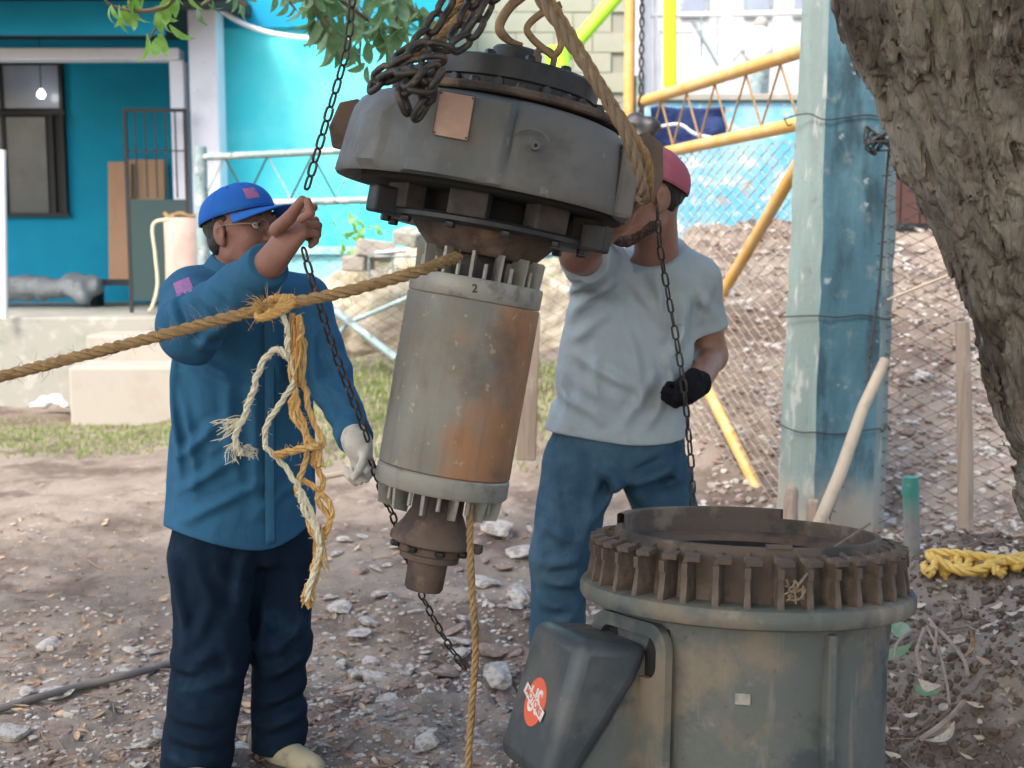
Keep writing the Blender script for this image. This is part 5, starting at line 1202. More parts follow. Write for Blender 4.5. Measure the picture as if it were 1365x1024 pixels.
# frayed strands
Yf = 2.56
def yarn(lab, pix, r, m='yarn', fz=14, dy=0.0):
    jr = random.Random(int(pix[0][0]+len(pix)*7)); Pq = spline([at(a, b, Yf+dy) for a, b in pix], len(pix)*4); Pq = Pq+np.array([(jr.uniform(-.0022, .0022), jr.uniform(-.004, .004), jr.uniform(-.001, .001)) for _ in Pq])
    return solo('yarn', rope_mb(Pq, r*.86, r*9, 3, fz*3, 320, 5), MT[m], lab, 'frayed yarn')
yarn('white bleached yarn looping left from the frayed bundle', [(384, 478), (372, 466), (356, 474), (344, 496), (338, 520), (332, 536), (326, 556), (315, 574), (314, 590), (322, 606)], 0.0081, 'yarn_white', 30, -.01)
yarn('orange yarn bundle hanging straight from the knot', [(396, 420), (402, 440), (396, 462), (388, 490), (392, 520), (388, 545), (402, 570), (415, 590), (424, 600), (428, 622)], 0.0088, 'yarn', 20)
yarn('orange yarn on the right side of the bundle', [(388, 418), (392, 440), (406, 460), (398, 492), (408, 520), (411, 545), (418, 562), (430, 590), (418, 612), (430, 640), (424, 668), (440, 690), (428, 715)], 0.0077, 'yarn', 20, .01)
yarn('pinkish yarn on the left side of the bundle', [(378, 420), (384, 442), (382, 462), (388, 480), (392, 508), (380, 528), (366, 548), (354, 572), (353, 592), (364, 606), (378, 620), (392, 640), (402, 655), (414, 680), (420, 705)], 0.0072, 'yarn_white', 20, -.006)
yarn('twisted crosspiece of orange yarn tying the loop', [(366, 607), (380, 603), (396, 600), (412, 596), (428, 594)], 0.0094, 'yarn', 20, -.016)
yarn('orange yarn running down through the middle of the loop', [(392, 520), (398, 545), (408, 580), (408, 610), (400, 635), (396, 655), (408, 675), (412, 700), (424, 725), (418, 755), (414, 780), (410, 800)], 0.0075, 'yarn', 26)
yarn('orange yarn swinging out to the right near the lower end', [(404, 640), (420, 650), (436, 668), (443, 682), (436, 706), (426, 730), (424, 760), (415, 790)], 0.0075, 'yarn', 20, .006)
yarn('pale yarn reaching the lowest brush end', [(400, 655), (406, 680), (420, 700), (426, 725), (422, 748), (416, 770), (408, 804)], 0.0081, 'yarn_white', 20, -.008)
fz = MB(); r_ = random.Random(31)
def tuft(px, py, n, dx, dy, sp, r=.0009):
    for k in range(n):
        a = at(px+r_.uniform(-5, 5), py+r_.uniform(-4, 4), Yf+r_.uniform(-.008, .008)); ex = px+dx+r_.uniform(-sp, sp); ey = py+dy+r_.uniform(-sp, sp)
        b = at(ex, ey, Yf+r_.uniform(-.02, .02)); m_ = (a+b)/2+np.array((r_.uniform(-.012, .012), 0, r_.uniform(-.012, .012))); fz.tube(spline([a, m_, b], 9), [r]*8+[r*.4], 3, caps=False)
tuft(414, 780, 34, -5, 24, 9, .0018); tuft(424, 700, 14, 6, 60, 12, .0016); tuft(395, 430, 30, 0, 80, 9, .0024)
solo('frayed_fibres', fz, MT['yarn'], 'loose orange fibres fanning out of the hanging yarn', 'fibres', kind='stuff')
fz = MB(); tuft(322, 598, 26, 16, 8, 8); tuft(322, 560, 26, -28, 14, 16); tuft(315, 590, 20, -6, 18, 12)
solo('white_fibres', fz, MT['yarn_white'], 'wispy white fibres spreading from the end of the bleached yarn', 'fibres', kind='stuff')
# hose and pipe on the ground at left
P_ = [];
for (px, py) in ((-60, 960), (0, 945), (50, 930), (110, 914), (170, 900), (232, 884), (330, 868)):
    for Y in np.arange(2.6, 6, .01):
        q = at(px, py, Y)
        if q[2] <= G(q[0], Y)+.02: P_.append(q); break
solo('hose', MB().tube(spline(P_, 60), .013, 10), MT['polypipe'], 'grey brown hose lying on the dirt behind the dark trousers', 'hose')
place_stone(14, 985, .075, 7, 'large pale rock cut by the left edge of the picture below the hose', sink=.2)
P_ = [at(432, 636, 5.4), at(475, 628, 5.4), at(498, 624, 5.4)]
solo('white_stick', MB().tube(P_, .013, 8), MT['cane'], 'pale stick on the dirt between the blue sleeve and the rotor', 'stick')
# narrow board standing behind the rotor
wp = MB(); a = at(700, 600, 6.4); b = at(708, 430, 6.4); wp.box(((a[0]+b[0])/2+.0, 6.4, (a[2]+b[2])/2), (.10, .05, b[2]-a[2]+.1), (0, R(1.5), 0))
solo('wooden_stake', wp, MT['wood_grey'], 'weathered wooden stake standing between the rotor and the grey shirt', 'stake', bevel=.006)
# plants and roots at the green-topped post
pt = thing('ground_plant', 'low plant with broad pale green leaves at the foot of the green topped post', 'plant', tuple(at(1205, 860, 4.2)))
lv = mesh_of('broad_leaf', *leaf_shape(1, .7, .5, 3, 8), leafmat('pale_teal_leaf', (.24, .36, .29), (.32, .45, .37)), True, 180)
def wl(px, py, Y, s, rot): c = at(px, py, Y); o = link('broad_leaf', lv, pt, tuple(c-np.array(pt.location)), rot, (s,)*3)
wl(1178, 885, 3.9, .12, (R(-50), R(-20), R(10))); wl(1222, 925, 3.7, .085, (R(-45), R(10), R(10))); wl(1180, 850, 4.1, .09, (R(-40), R(-35), R(30))); wl(1215, 845, 4.2, .08, (R(-60), R(-10), R(150)))
rt = MB(); r_ = random.Random(14)
for P_ in ([(1235, 835), (1252, 870), (1262, 910), (1266, 940)], [(1240, 832), (1262, 850), (1285, 880), (1290, 900)], [(1232, 838), (1222, 870), (1228, 900)], [(1285, 935), (1262, 960), (1228, 985)], [(1215, 840), (1196, 858), (1192, 880)], [(1245, 870), (1248, 840), (1238, 825)]):
    rt.tube(spline([at(a, b, 3.95-.0035*(b-840)) for a, b in P_], 24), r_.uniform(.004, .008), 6)
solo('roots', rt, MT['wood_grey'], 'dry roots and stalks sprawling on the earth beside the motor base', 'roots')
for (px, py, s, rot, mt_, lab) in [(1236, 1002, .12, (R(-15), R(-20), R(20)), 'paleleaf', 'large yellowish dead leaf at the bottom right'), (1255, 925, .08, (R(-20), 0, R(120)), 'paleleaf', 'curled pale dead leaf among the roots'),
        (1298, 880, .09, (R(-60), R(-60), R(60)), 'dryleaf', 'upright brown dead leaf right of the roots'), (288, 640-0, .0, 0, 0, 0)]:
    if s: c = at(px, py, 3.55); z = G(c[0], c[1]); o = link('dead_leaf', mesh_of('dead_leaf', *leaf_shape(1, .55, .6, 2, 8), MT[mt_], True, 180), None, (c[0], c[1], max(z+.015, c[2])), rot, (s,)*3); tag(o, lab, 'leaf')

# ================================================================== PEOPLE
class Fr:
    """local frame: rows of M are the local x,y,z axes in world space"""
    def __init__(s, o, x, z, sc=1.0):
        s.o = np.array(o, float); x = nrm(x); z = np.array(z, float); z = nrm(z-x*(z@x)); s.M = np.array([x, np.cross(z, x), z]); s.s = sc
    def p(s, *a): return s.o+(np.array(a, float)*s.s)@s.M
    def d(s, *a): return np.array(a, float)@s.M
    def rc(s, a, b, ra, rb=None, k=.02, sub=False): return rc(s.p(*a), s.p(*b), ra*s.s, (ra if rb is None else rb)*s.s, k, sub)
    def ell(s, c, r, k=.02, sub=False): return ell(s.p(*c), np.array(r)*s.s, s.M, k, sub)
def head_prims(f, neck_to, neck_r=.056):
    E = [f.ell((-.014, 0, .030), (.098, .076, .088), .03), f.ell((.028, 0, -.030), (.066, .061, .085), .03), f.rc((.005, .045, -.065), (.062, .014, -.100), .026, .02, .03),
         f.rc((.005, -.045, -.065), (.062, -.014, -.100), .026, .02, .03), f.ell((.074, 0, -.101), (.020, .022, .018), .015), f.ell((.058, .040, -.030), (.026, .022, .028), .02),
         f.ell((.058, -.040, -.030), (.026, .022, .028), .02), f.rc((.080, -.032, .026), (.080, .032, .026), .012, .012, .015),
         f.ell((.098, .032, .004), (.020, .017, .012), .01, True), f.ell((.098, -.032, .004), (.020, .017, .012), .01, True),
         f.rc((.090, 0, .012), (.112, 0, -.028), .008, .0125, .008), f.ell((.100, .013, -.034), (.011, .008, .008), .006), f.ell((.100, -.013, -.034), (.011, .008, .008), .006),
         f.rc((.090, -.02, -.064), (.090, .02, -.064), .0085, .0085, .006), f.rc((.088, -.017, -.077), (.088, .017, -.077), .009, .009, .006),
         f.rc((.100, -.018, -.0705), (.100, .018, -.0705), .0022, .0022, .002, True)]
    for s in (1, -1):
        E += [f.ell((-.008, s*.080, -.008), (.019, .009, .032), .006), f.ell((-.001, s*.089, -.004), (.009, .006, .018), .004, True), f.ell((.0, s*.078, -.034), (.009, .008, .011), .006)]
    E.append(rc(f.p(-.028, 0, -.05), neck_to, neck_r, neck_r*1.1, .03)); return E
def eyes(f, parent):
    for s in (1, -1):
        c = f.p(.0745, s*.032, .004); mb = MB(); V_, F_ = MB().lathe([(.0001, -.0118), (.006, -.010), (.0105, -.005), (.0118, 0), (.0105, .005), (.006, .010), (.0001, .0118)], 14).arrays()
        e = part('eye', (V_*f.s+c, F_), MT['eye'], parent, ang=180)
        q = f.p(.0845, s*.032, .004); part('iris', MB().tube([q, q+f.d(.0028, 0, 0)], .0048, 12), MT['iris'], e)
        part('eyelid', MB().tube(spline([f.p(.086, s*.032-.014, .004), f.p(.0935, s*.032, .0125), f.p(.086, s*.032+.014, .004)], 9), .0028, 6), MT['skin'], e)
        part('eyebrow', MB().tube(spline([f.p(.088, s*.014, .026), f.p(.0935, s*.03, .033), f.p(.082, s*.05, .028)], 9), [.002, .003, .0035, .0035, .0035, .0035, .003, .002, .001], 6), MT['hair'], parent)
def cap(f, parent, m, tilt, brim=True, logo=False):
    c = Fr(f.p(-.012, 0, .040), f.d(math.cos(tilt), 0, math.sin(tilt)), f.d(-math.sin(tilt), 0, math.cos(tilt)), f.s)
    V = []; F = []; n = 48; rows = 14
    for i in range(rows+1):
        ph = i/rows*PI/2
        for k in range(n):
            a = 2*PI*k/n; sq = .012*math.sin(ph)
            seam = .0016*abs(math.sin(3*a))**.3
            V.append(c.p((.110+seam)*math.cos(a)*math.cos(ph)**.75, (.088+seam)*math.sin(a)*math.cos(ph)**.75, -.006+(.083)*math.sin(ph)+(.004*math.cos(a))))
    for i in range(rows):
        for k in range(n): q = i*n+k; e = i*n+(k+1) % n; F.append((q, e, e+n, q+n))
    cr = part('cap', (np.array(V), F), MT[m], parent, ang=180, solid=.003)
    for j in range(6):
        a = PI/6+j*PI/3; sm = [c.p(.1125*math.cos(a)*math.cos(ph)**.75, .0905*math.sin(a)*math.cos(ph)**.75, -.006+.0845*math.sin(ph)+.004*math.cos(a)) for ph in np.linspace(0, 1.5, 14)]
        part('seam', MB().tube(sm, .0011, 5), MT[m], cr)
        q = c.p(.112*math.cos(a+.5)*math.cos(.95)**.75, .0902*math.sin(a+.5)*math.cos(.95)**.75, -.006+.085*math.sin(.95)+.002); q2 = q+c.d(math.cos(a+.5)*.5, math.sin(a+.5)*.5, .7)*.0018
        part('eyelet', MB().tube([q, q2], .0028, 8), MT['ink'], cr)
    part('cap_button', MB().tube([c.p(0, 0, .076), c.p(0, 0, .083)], .007, 10), MT[m], cr)
    part('cap_band', MB().tube([c.p(.1105*math.cos(a), .0885*math.sin(a), -.004+.004*math.cos(a)) for a in np.linspace(0, 2*PI, 41)[:-1]], .0028, 6, closed=True), MT[m], cr)
    if brim:
        V = []; F = []; nu, nv = 17, 9
        for i in range(nu):
            a = -1.12+2.24*i/(nu-1)
            for j in range(nv):
                t = j/(nv-1); r = .985+.72*t*max(0, math.cos(a*1.15))**.7
                V.append(c.p(.108*math.cos(a)*r, .087*math.sin(a)*(1+.18*t), -.006-.016*(math.sin(a)**2)*(.4+t)-.012*t))
        for i in range(nu-1):
            for j in range(nv-1): q = i*nv+j; F.append((q, q+1, q+nv+1, q+nv))
        part('brim', (np.array(V), F), MT[m], cr, ang=180, solid=.004)
    if logo:
        V = []; F = []
        for i in range(9):
            for j in range(7):
                a = -.62+.42*i/8; ph = .28+.42*j/6; V.append(c.p(.1125*math.cos(a)*math.cos(ph)**.75+.001, .0905*math.sin(a)*math.cos(ph)**.75, -.006+.085*math.sin(ph)+.004))
        for i in range(8):
            for j in range(6): q = i*7+j; F.append((q, q+7, q+8, q+1))
        part('embroidered_patch', (np.array(V), F), MT['patch'], cr, ang=180)
    return c
def hand_prims(wrist, d, t, right=True, curl=(.9, 1.0, .7), thumb=(.6, .5), sc=1.0, spread=.12, k=.006):
    """d finger direction, t thumb side; returns rounded cones for palm, five fingers"""
    d = nrm(d); t = np.array(t, float); t = nrm(t-d*(t@d)); n = np.cross(t, d) if right else np.cross(d, t)     # n: the way the fingers curl
    w_ = np.array(wrist, float); P = lambda a, b, c: w_+(d*a+t*b+n*c)*sc
    E = []
    for b in (.026, .009, -.009, -.026): E.append(rc(P(.012, b*.75, 0), P(.082-(.006 if b < -.02 else 0), b, 0), .0145*sc, .0125*sc, .012))
    E.append(rc(P(-.02, 0, 0), P(.03, 0, .0), .026*sc, .024*sc, .02)); E.append(rc(P(.02, .022, .006), P(.045, .033, .012), .016*sc, .014*sc, .012))
    for i, (b, L) in enumerate(((.028, .072), (.0095, .080), (-.0095, .074), (-.028, .058))):
        ang = 0; q = P(.084-(.008 if i == 3 else 0), b, 0); sp = (b/.028)*spread; r0 = .0098-.0008*(i == 3)
        for j, fr_ in enumerate((.46, .30, .24)):
            ang += (curl[j] if not isinstance(curl[j], (list, tuple)) else curl[j][i]); v = d*math.cos(ang)+n*math.sin(ang)+t*sp*math.cos(ang); v = nrm(v)
            e = q+v*L*fr_*sc*1.05; E.append(rc(q, e, (r0-.0009*j)*sc, (r0-.0009*(j+1))*sc, .003)); q = e
    q = P(.03, .034, .010); a = 0; v = nrm(d*math.cos(thumb[0])+t*math.sin(thumb[0])*.9+n*thumb[1])
    for j, L in enumerate((.036, .032, .024)):
        e = q+v*L*sc; E.append(rc(q, e, (.0125-.0012*j)*sc, (.0113-.0012*j)*sc, .006 if j == 0 else .003)); q = e; v = nrm(v+n*.25-t*.12)
    return E
def folds(P, amp, sc, dirv, seed, joints=()):
    """cloth folds: ridges drawn out along dirv, deeper near the joints"""
    dv = nrm(dirv); a = (P@dv)[:, None]*dv; Q = (P-a)+a*.28; w_ = (fbm(P, 3.5, 2, seed+4)[:, None]-.5)*.35
    r = ridge(Q+w_, sc, 2, seed); r = .62+np.sign(r-.62)*np.abs(r-.62)**.8*.9; m = np.full(len(P), .42)
    for (c, rad, s) in joints: m += s*np.exp(-((P-np.array(c))**2).sum(1)/rad**2)
    return -(r-.62)*amp*m+(fbm(P, 7, 2, seed+9)-.5)*.012

def crease(P, segs, Yf_, wd=.011, amp=.010):
    amp = amp*1.4
    d = np.zeros(len(P))
    for (x0_, y0_, x1_, y1_, k_) in segs:
        a = at(x0_, y0_, Yf_); b = at(x1_, y1_, Yf_); ba = b-a; ba[1] = 0; L2 = ba@ba; pa = P-a; pa = pa.copy(); pa[:, 1] *= .12
        h = np.clip((pa@ba)/L2, 0, 1); q = pa-h[:, None]*ba; q[:, 0] += .006*np.sin(h*5+x0_); e = np.sqrt((q**2).sum(1)); f = np.sin(PI*np.clip(h, .04, .96))**.6
        w_ = wd*(1+.25*abs(k_)); d -= k_*amp*f*(np.exp(-(e/w_)**2)-.45*np.exp(-((e-w_*2.1)/(w_*1.1))**2))
    return np.where(P[:, 1] < Yf_+.24, d, 0)
CR1 = [(226, 462, 236, 640, 1), (240, 500, 262, 660, .8), (238, 440, 300, 478, 1), (232, 408, 262, 452, 1.3), (226, 392, 244, 446, 1.2), (250, 392, 292, 440, 1.2), (272, 384, 318, 424, 1.1), (298, 378, 338, 408, 1.1), (322, 352, 352, 392, 1),
       (300, 360, 330, 345, .8), (330, 470, 345, 690, .7), (392, 480, 384, 700, .7), (300, 500, 318, 640, .7), (236, 655, 330, 602, 1), (252, 692, 352, 640, .9), (236, 610, 300, 560, .9), (408, 440, 424, 530, 1.1), (398, 560, 416, 690, .8),
       (355, 600, 400, 650, .7), (340, 690, 400, 640, .7), (425, 478, 452, 500, 1.2), (422, 505, 460, 528, 1.2), (438, 548, 470, 556, 1.1), (430, 530, 462, 548, 1), (258, 470, 330, 520, .8), (350, 430, 376, 520, .8)]
CR1B = [(240, 740, 258, 860, 1), (332, 725, 326, 812, 1.3), (240, 872, 292, 888, 1.3), (246, 905, 320, 892, 1.3), (236, 962, 300, 978, 1.4), (240, 938, 290, 950, 1.1), (350, 905, 402, 890, 1.3), (346, 945, 396, 930, 1.3), (342, 978, 402, 962, 1.4),
        (292, 782, 268, 852, 1), (386, 760, 396, 852, 1), (352, 790, 346, 870, 1), (262, 720, 300, 800, .9), (300, 850, 260, 880, 1), (230, 992, 300, 1002, 1.3), (310, 830, 318, 900, .9), (405, 830, 372, 870, 1), (280, 735, 330, 790, .8)]
CR2 = [(756, 396, 802, 362, 1.1), (760, 422, 816, 378, 1.1), (764, 455, 812, 420, 1), (766, 474, 850, 522, .9), (872, 372, 904, 466, 1.1), (884, 470, 914, 556, 1), (832, 420, 862, 560, .7), (742, 522, 800, 562, 1), (900, 505, 858, 574, 1),
       (932, 380, 942, 428, 1.1), (948, 385, 956, 425, .9), (916, 400, 912, 470, 1.2), (790, 470, 800, 560, .7), (748, 500, 760, 570, .8), (870, 500, 830, 572, .8), (918, 440, 890, 480, 1), (850, 380, 876, 430, .8), (752, 350, 770, 380, .9)]
CR2B = [(736, 600, 746, 722, .8), (730, 772, 768, 776, 1.2), (800, 602, 772, 742, .8), (850, 642, 902, 622, 1.1), (724, 752, 766, 742, 1.2), (826, 640, 790, 702, 1.1), (722, 802, 766, 814, 1.2), (836, 625, 878, 596, 1.1), (800, 620, 826, 648, 1.1), (722, 700, 764, 720, .9), (880, 660, 905, 650, 1), (745, 828, 770, 822, 1.2)]
# ------------------------------------------------ man in the blue shirt
M1 = thing('person', 'man in a blue cap and blue long sleeved shirt gripping the thin chain', 'person', (-.75, 3.5, 0))
F1 = nrm((math.sin(R(38)), -math.cos(R(38)), 0)); L1 = np.array((-F1[1], F1[0], 0.)); yaw1 = math.atan2(L1[1], L1[0])   # L1: his left
sR = at(246, 388, 3.44); sL = at(412, 394, 3.60); sR[2] -= .01
eR = at(256, 438, 3.14); wR = at(361, 350, 2.86); hR = at(372, 335, 2.84)
eL = at(438, 505, 3.44); wL = at(475, 588, 3.14)
nk = at(318, 356, 3.50); hd1 = at(322, 306, 3.46)
f1h = Fr(hd1, (math.sin(R(60)), -math.cos(R(60)), .10), (-.08, .03, 1), 1.0)
dR = nrm((.62, -.12, .78)); tR = np.array((-.45, .10, .9)); fist = hand_prims(wR+dR*.02, dR, (-.35, .55, .55), True, (1.15, 1.35, .8), (.25, .15), 1.10, .05)
# thumb and first finger pinching the chain
fist += [rc(at(368, 306, 2.83), at(386, 290, 2.79), .016, .0145, .008), rc(at(386, 290, 2.79), at(403, 267, 2.75), .0140, .0105, .004),
         rc(at(402, 292, 2.74), at(414, 284, 2.73), .010, .010, .004), rc(at(414, 284, 2.73), at(410, 268, 2.735), .010, .0085, .003)]
hip = at(322, 705, 3.52)
Yc = 3.52; cxm = lambda px, py: at(px, py, Yc)[0]
body = head_prims(f1h, nk-(0, 0, .02))+fist
body += [rc(sR, eR, .044, .044, .02), rc(eR, wR, .042, .032, .02), rc(sL, eL, .044, .042, .02), rc(eL, wL, .041, .028, .02),
         rc(nk-(0, 0, .08), hip+(0, 0, .3), .085, .10, .05), rc(sR-(0, 0, .015), sL-(0, 0, .015), .042, .042, .05), rc(hip+(0, 0, .3), hip, .10, .11, .05)]
kn_ = [(at(283, 720, 3.46), at(283, 860, 3.42), at(262, 1000, 3.42)), (at(370, 720, 3.58), at(374, 855, 3.54), at(370, 985, 3.55))]
for a, b, c in kn_: body += [rc(a*.7+b*.3, b, .075, .06, .04), rc(b, c, .058, .04, .03)]
V, F = sdf_mesh(body, (-1.15, 2.60, .02), (-.30, 3.85, 1.80), .0042); part('body', (V, F), MT['skin'], M1, ang=180)
eyes(f1h, M1)
part('lips', MB().tube([f1h.p(.0985, -.018, -.0705), f1h.p(.1015, 0, -.070), f1h.p(.0985, .018, -.0705)], .0035, 6), MT['lip'], M1)
cap(f1h, M1, 'cap_blue', R(8), True, True)
V, F = sdf_mesh([f1h.ell((-.017, 0, .024), (.097, .0775, .087), .02), f1h.rc((-.045, .045, -.035), (-.045, -.045, -.035), .029, .029, .02), f1h.rc((.008, .071, .01), (.002, .073, -.03), .006, .005, .006), f1h.rc((.008, -.071, .01), (.002, -.073, -.03), .006, .005, .006)],
                f1h.o-.16, f1h.o+.16, .005, disp=lambda P: (vn(P, 90, 3)-.5)*.006, cuts=[plane_cut(f1h.p(.012, 0, 0), f1h.d(1, 0, -.25)), plane_cut(f1h.p(0, 0, .06), f1h.d(0, 0, 1))])
part('hair', (V, F), MT['hair'], M1, ang=180)
gl = MB()
for s in (1, -1):
    gl.tube([f1h.p(.1035, s*.032+.022*math.cos(t), .002+.016*math.sin(t)) for t in np.linspace(0, 2*PI, 25)[:-1]], .0012, 5, closed=True)
    gl.tube(spline([f1h.p(.1035, s*.054, .006), f1h.p(.07, s*.078, .010), f1h.p(.0, s*.086, .010), f1h.p(-.02, s*.085, -.005)], 16), .0013, 5)
gl.tube([f1h.p(.1035, -.010, .004), f1h.p(.108, 0, .008), f1h.p(.1035, .010, .004)], .0012, 5)
part('glasses', gl, MT['alu'], M1)
# shirt
st_ = []
for (py, px, hw_, hd_) in ((352, 322, .075, .07), (364, 324, .13, .09), (380, 326, .195, .115), (420, 326, .205, .125), (480, 325, .207, .135), (560, 323, .203, .145), (640, 322, .205, .15), (700, 323, .214, .15), (735, 323, .216, .148)):
    p = at(px, py, Yc); st_.append((p[2], p[0], Yc, hw_, hd_))
shirt = [loft(st_, yaw1, .04), rc(sR+(.02, .03, -.01), eR, .090, .082, .05), rc(eR, wR-nrm(wR-eR)*.02, .078, .050, .03), rc(sL+(-.02, 0, -.02), eL, .078, .064, .05), rc(eL, wL-nrm(wL-eL)*.03, .062, .043, .03),
         rc(nk-(0, 0, .03), nk+(.006, -.006, .015), .078, .072, .03)]
cutc = plane_cut(wR-nrm(wR-eR)*.005, nrm(wR-eR))
def sleeve_trim(w_, e_, off, R0=.14):
    n = nrm(w_-e_); p = w_-n*off
    return lambda P: np.where(((P-w_)**2).sum(1) < R0**2, (P-p)@n, -1.)
hemz = at(322, 714, Yc)[2]
def hem(P): x = (P-np.array((cxm(322, 700), Yc, 0)))@L1; return (hemz+.09*np.clip(np.abs(x)/.2, 0, 1.2)**2*.5-.012*np.exp(-(x/.1)**2))-P[:, 2]
CR1S = [q for q in CR1 if q[0] < 355 and max(q[1], q[3]) < 482 and q[0] not in (330, 350)]+[(262, 470, 300, 432, .9), (285, 455, 330, 400, .9), (336, 372, 362, 404, .9)]; CR1L = [q for q in CR1 if q[0] > 420]
def d1(P): return crease(P, [q for q in CR1 if q not in CR1S and q not in CR1L], 3.36, .011, .0105)+crease(P, CR1S, 3.06, .010, .0085)*(P[:, 1] < 3.34)+crease(P, CR1L, 3.30, .010, .009)+folds(P, .018, 7, (.25, 0, 1), 3, [(eR, .13, .8), (at(300, 420, 3.3), .12, .5), (eL, .12, .8), (at(330, 690, 3.4), .3, .15), (at(235, 470, 3.4), .12, .5)])
neckcut = plane_cut(nk+(.0, 0, .022), nrm((.25, -.25, .9)))
V, F = sdf_mesh(shirt, (-1.22, 2.70, hemz-.06), (-.28, 3.88, 1.56), .0055, disp=d1, cuts=[sleeve_trim(wR, eR, .012), sleeve_trim(wL, eL, .02), hem, lambda P: np.where(((P[:, :2]-nk[:2])**2).sum(1) < .011, np.where(P[:, 2] > nk[2]-.03, neckcut(P), -1.), -1.)], pad=.06)
sh = part('shirt', (V, F), MT['shirt_blue'], M1, ang=180)
# collar, placket, cuffs, patch
def on_shirt(x_l, z, off=.0):
    """point on the front of the shirt: x_l along his left, height z"""
    S = np.array(sorted(st_)); cx_ = np.interp(z, S[:, 0], S[:, 1]); b = np.interp(z, S[:, 0], S[:, 4]); a = np.interp(z, S[:, 0], S[:, 3])
    q = (1-min(.999, abs(x_l)/a)**2.3)**(1/2.3); return np.array((cx_, Yc, z))+L1*x_l+F1*(b*q+off)
V = []; F = []; zs = np.linspace(hemz+.005, 1.40, 40)
for z in zs: V += [on_shirt(-.008, z, .006), on_shirt(.018, z, .0085), on_shirt(.022, z, .004)]
for i in range(39): F += [(i*3, i*3+1, i*3+4, i*3+3), (i*3+1, i*3+2, i*3+5, i*3+4)]
part('placket', (np.array(V), F), MT['shirt_blue'], sh, solid=.002)
for s in (1, -1):
    V = []; F = []
    for i in range(12):
        a = s*(.25+2.6*i/11); c = nk+(.0, 0, -.004); dd = F1*math.cos(a)+L1*math.sin(a); z = .006+.022*(1-math.cos(a))*.5
        V += [c+dd*.068+(0, 0, z+.016), c+dd*.084+(0, 0, z), c+dd*(.103+.02*(i < 2))+(0, 0, z-.030-.022*(i < 2))]
    for i in range(11): F += [(i*3, i*3+1, i*3+4, i*3+3), (i*3+1, i*3+2, i*3+5, i*3+4)]
    part('collar', (np.array(V), F), MT['shirt_blue'], sh, ang=180, solid=.003)
for (w_, e_, r0) in ((wR, eR, .052), (wL, eL, .047)):
    n = nrm(w_-e_); part('cuff', MB().tube([w_-n*.068, w_-n*.06, w_-n*.014, w_-n*.011], [r0*.96, r0*1.02, r0, r0*.93], 24), MT['shirt_blue'], sh, ang=60)
# trousers
tr1 = [loft([(hip[2]+.12, hip[0], Yc, .178, .115), (hip[2]+.02, hip[0], Yc, .192, .128), (hip[2]-.10, hip[0], Yc, .195, .13)], yaw1, .04), rc(kn_[0][0]-(0, 0, .05), kn_[0][1], .118, .100, .04), rc(kn_[0][1], kn_[0][2]+(.0, 0, -.02), .098, .096, .03),
       rc(kn_[1][0]-(0, 0, .05), kn_[1][1], .110, .088, .03), rc(kn_[1][1], kn_[1][2]+(0, 0, -.02), .086, .076, .03)]
def d2(P): return crease(P, CR1B, 3.42, .012, .011)+folds(P, .018, 7, (.3, 0, 1), 13, [(kn_[0][1], .16, .9), (kn_[1][1], .16, .9), (kn_[0][2], .13, 1.3), (kn_[1][2], .13, 1.3), (hip-(0, 0, .15), .15, .7)])
V, F = sdf_mesh(tr1, (-1.12, 3.15, -.02), (-.4, 3.85, .98), .0065, disp=d2, cuts=[lambda P: .035+.02*(P[:, 0] > -.76)-P[:, 2], lambda P: P[:, 2]-.93], pad=.06)
part('trousers', (V, F), MT['navy'], M1, ang=180)
def shoe(c, dr, parent, m):
    f = Fr(c, dr, (0, 0, 1)); V, F = sdf_mesh([f.rc((-.06, 0, .05), (.03, 0, .045), .040, .040, .03), f.rc((.03, 0, .042), (.165, .008, .032), .040, .030, .03), f.rc((-.05, 0, .06), (-.04, 0, .12), .042, .045, .03), f.rc((.05, .012, .03), (.14, .012, .03), .036, .03, .02)],
        f.o-np.array((.3, .3, .05)), f.o+np.array((.3, .3, .2)), .006, cuts=[lambda P: c[2]+.018-P[:, 2]]); s = part('shoe', (V, F), MT[m], parent, ang=180)
    V, F = sdf_mesh([f.rc((-.07, 0, .02), (.03, 0, .02), .045, .045, .03), f.rc((.03, 0, .02), (.17, .008, .02), .047, .036, .03)], f.o-np.array((.3, .3, .05)), f.o+np.array((.3, .3, .2)), .006, cuts=[lambda P: c[2]+.002-P[:, 2], lambda P: P[:, 2]-c[2]-.022])
    part('sole', (V, F), MT['sole'], s, ang=180)
    lc = MB()
    for k in range(4): lc.tube([f.p(.03+.022*k, -.022, .083-.008*k), f.p(.035+.022*k, 0, .090-.008*k), f.p(.03+.022*k, .022, .083-.008*k)], .0028, 5)
    part('laces', lc, MT['yarn_white'], s)
gz1 = G(-.86, 3.4); shoe(np.array((kn_[0][2][0], 3.42, gz1)), F1+np.array((-.5, 0, 0)), M1, 'boot'); shoe(np.array((kn_[1][2][0]+.0, 3.53, G(-.65, 3.5))), F1+np.array((.25, 0, 0)), M1, 'boot')
# gloved left hand
dL = nrm(wL-eL); gl_ = hand_prims(wL, nrm((.28, -.15, -.95)), (.75, -.6, .0), False, (1.1, 1.3, .8), (.3, .9), .98, .03, .008)+[rc(wL-dL*.03, wL+dL*.01, .036, .034, .02)]
V, F = sdf_mesh(gl_, wL-.17, wL+.17, .0035, disp=lambda P: (vn(P, 60, 2)-.5)*.003); part('glove', (V, F), MT['glove_w'], M1, ang=180)
pc = sR+nrm(sR-nk)*.02; Vp = []
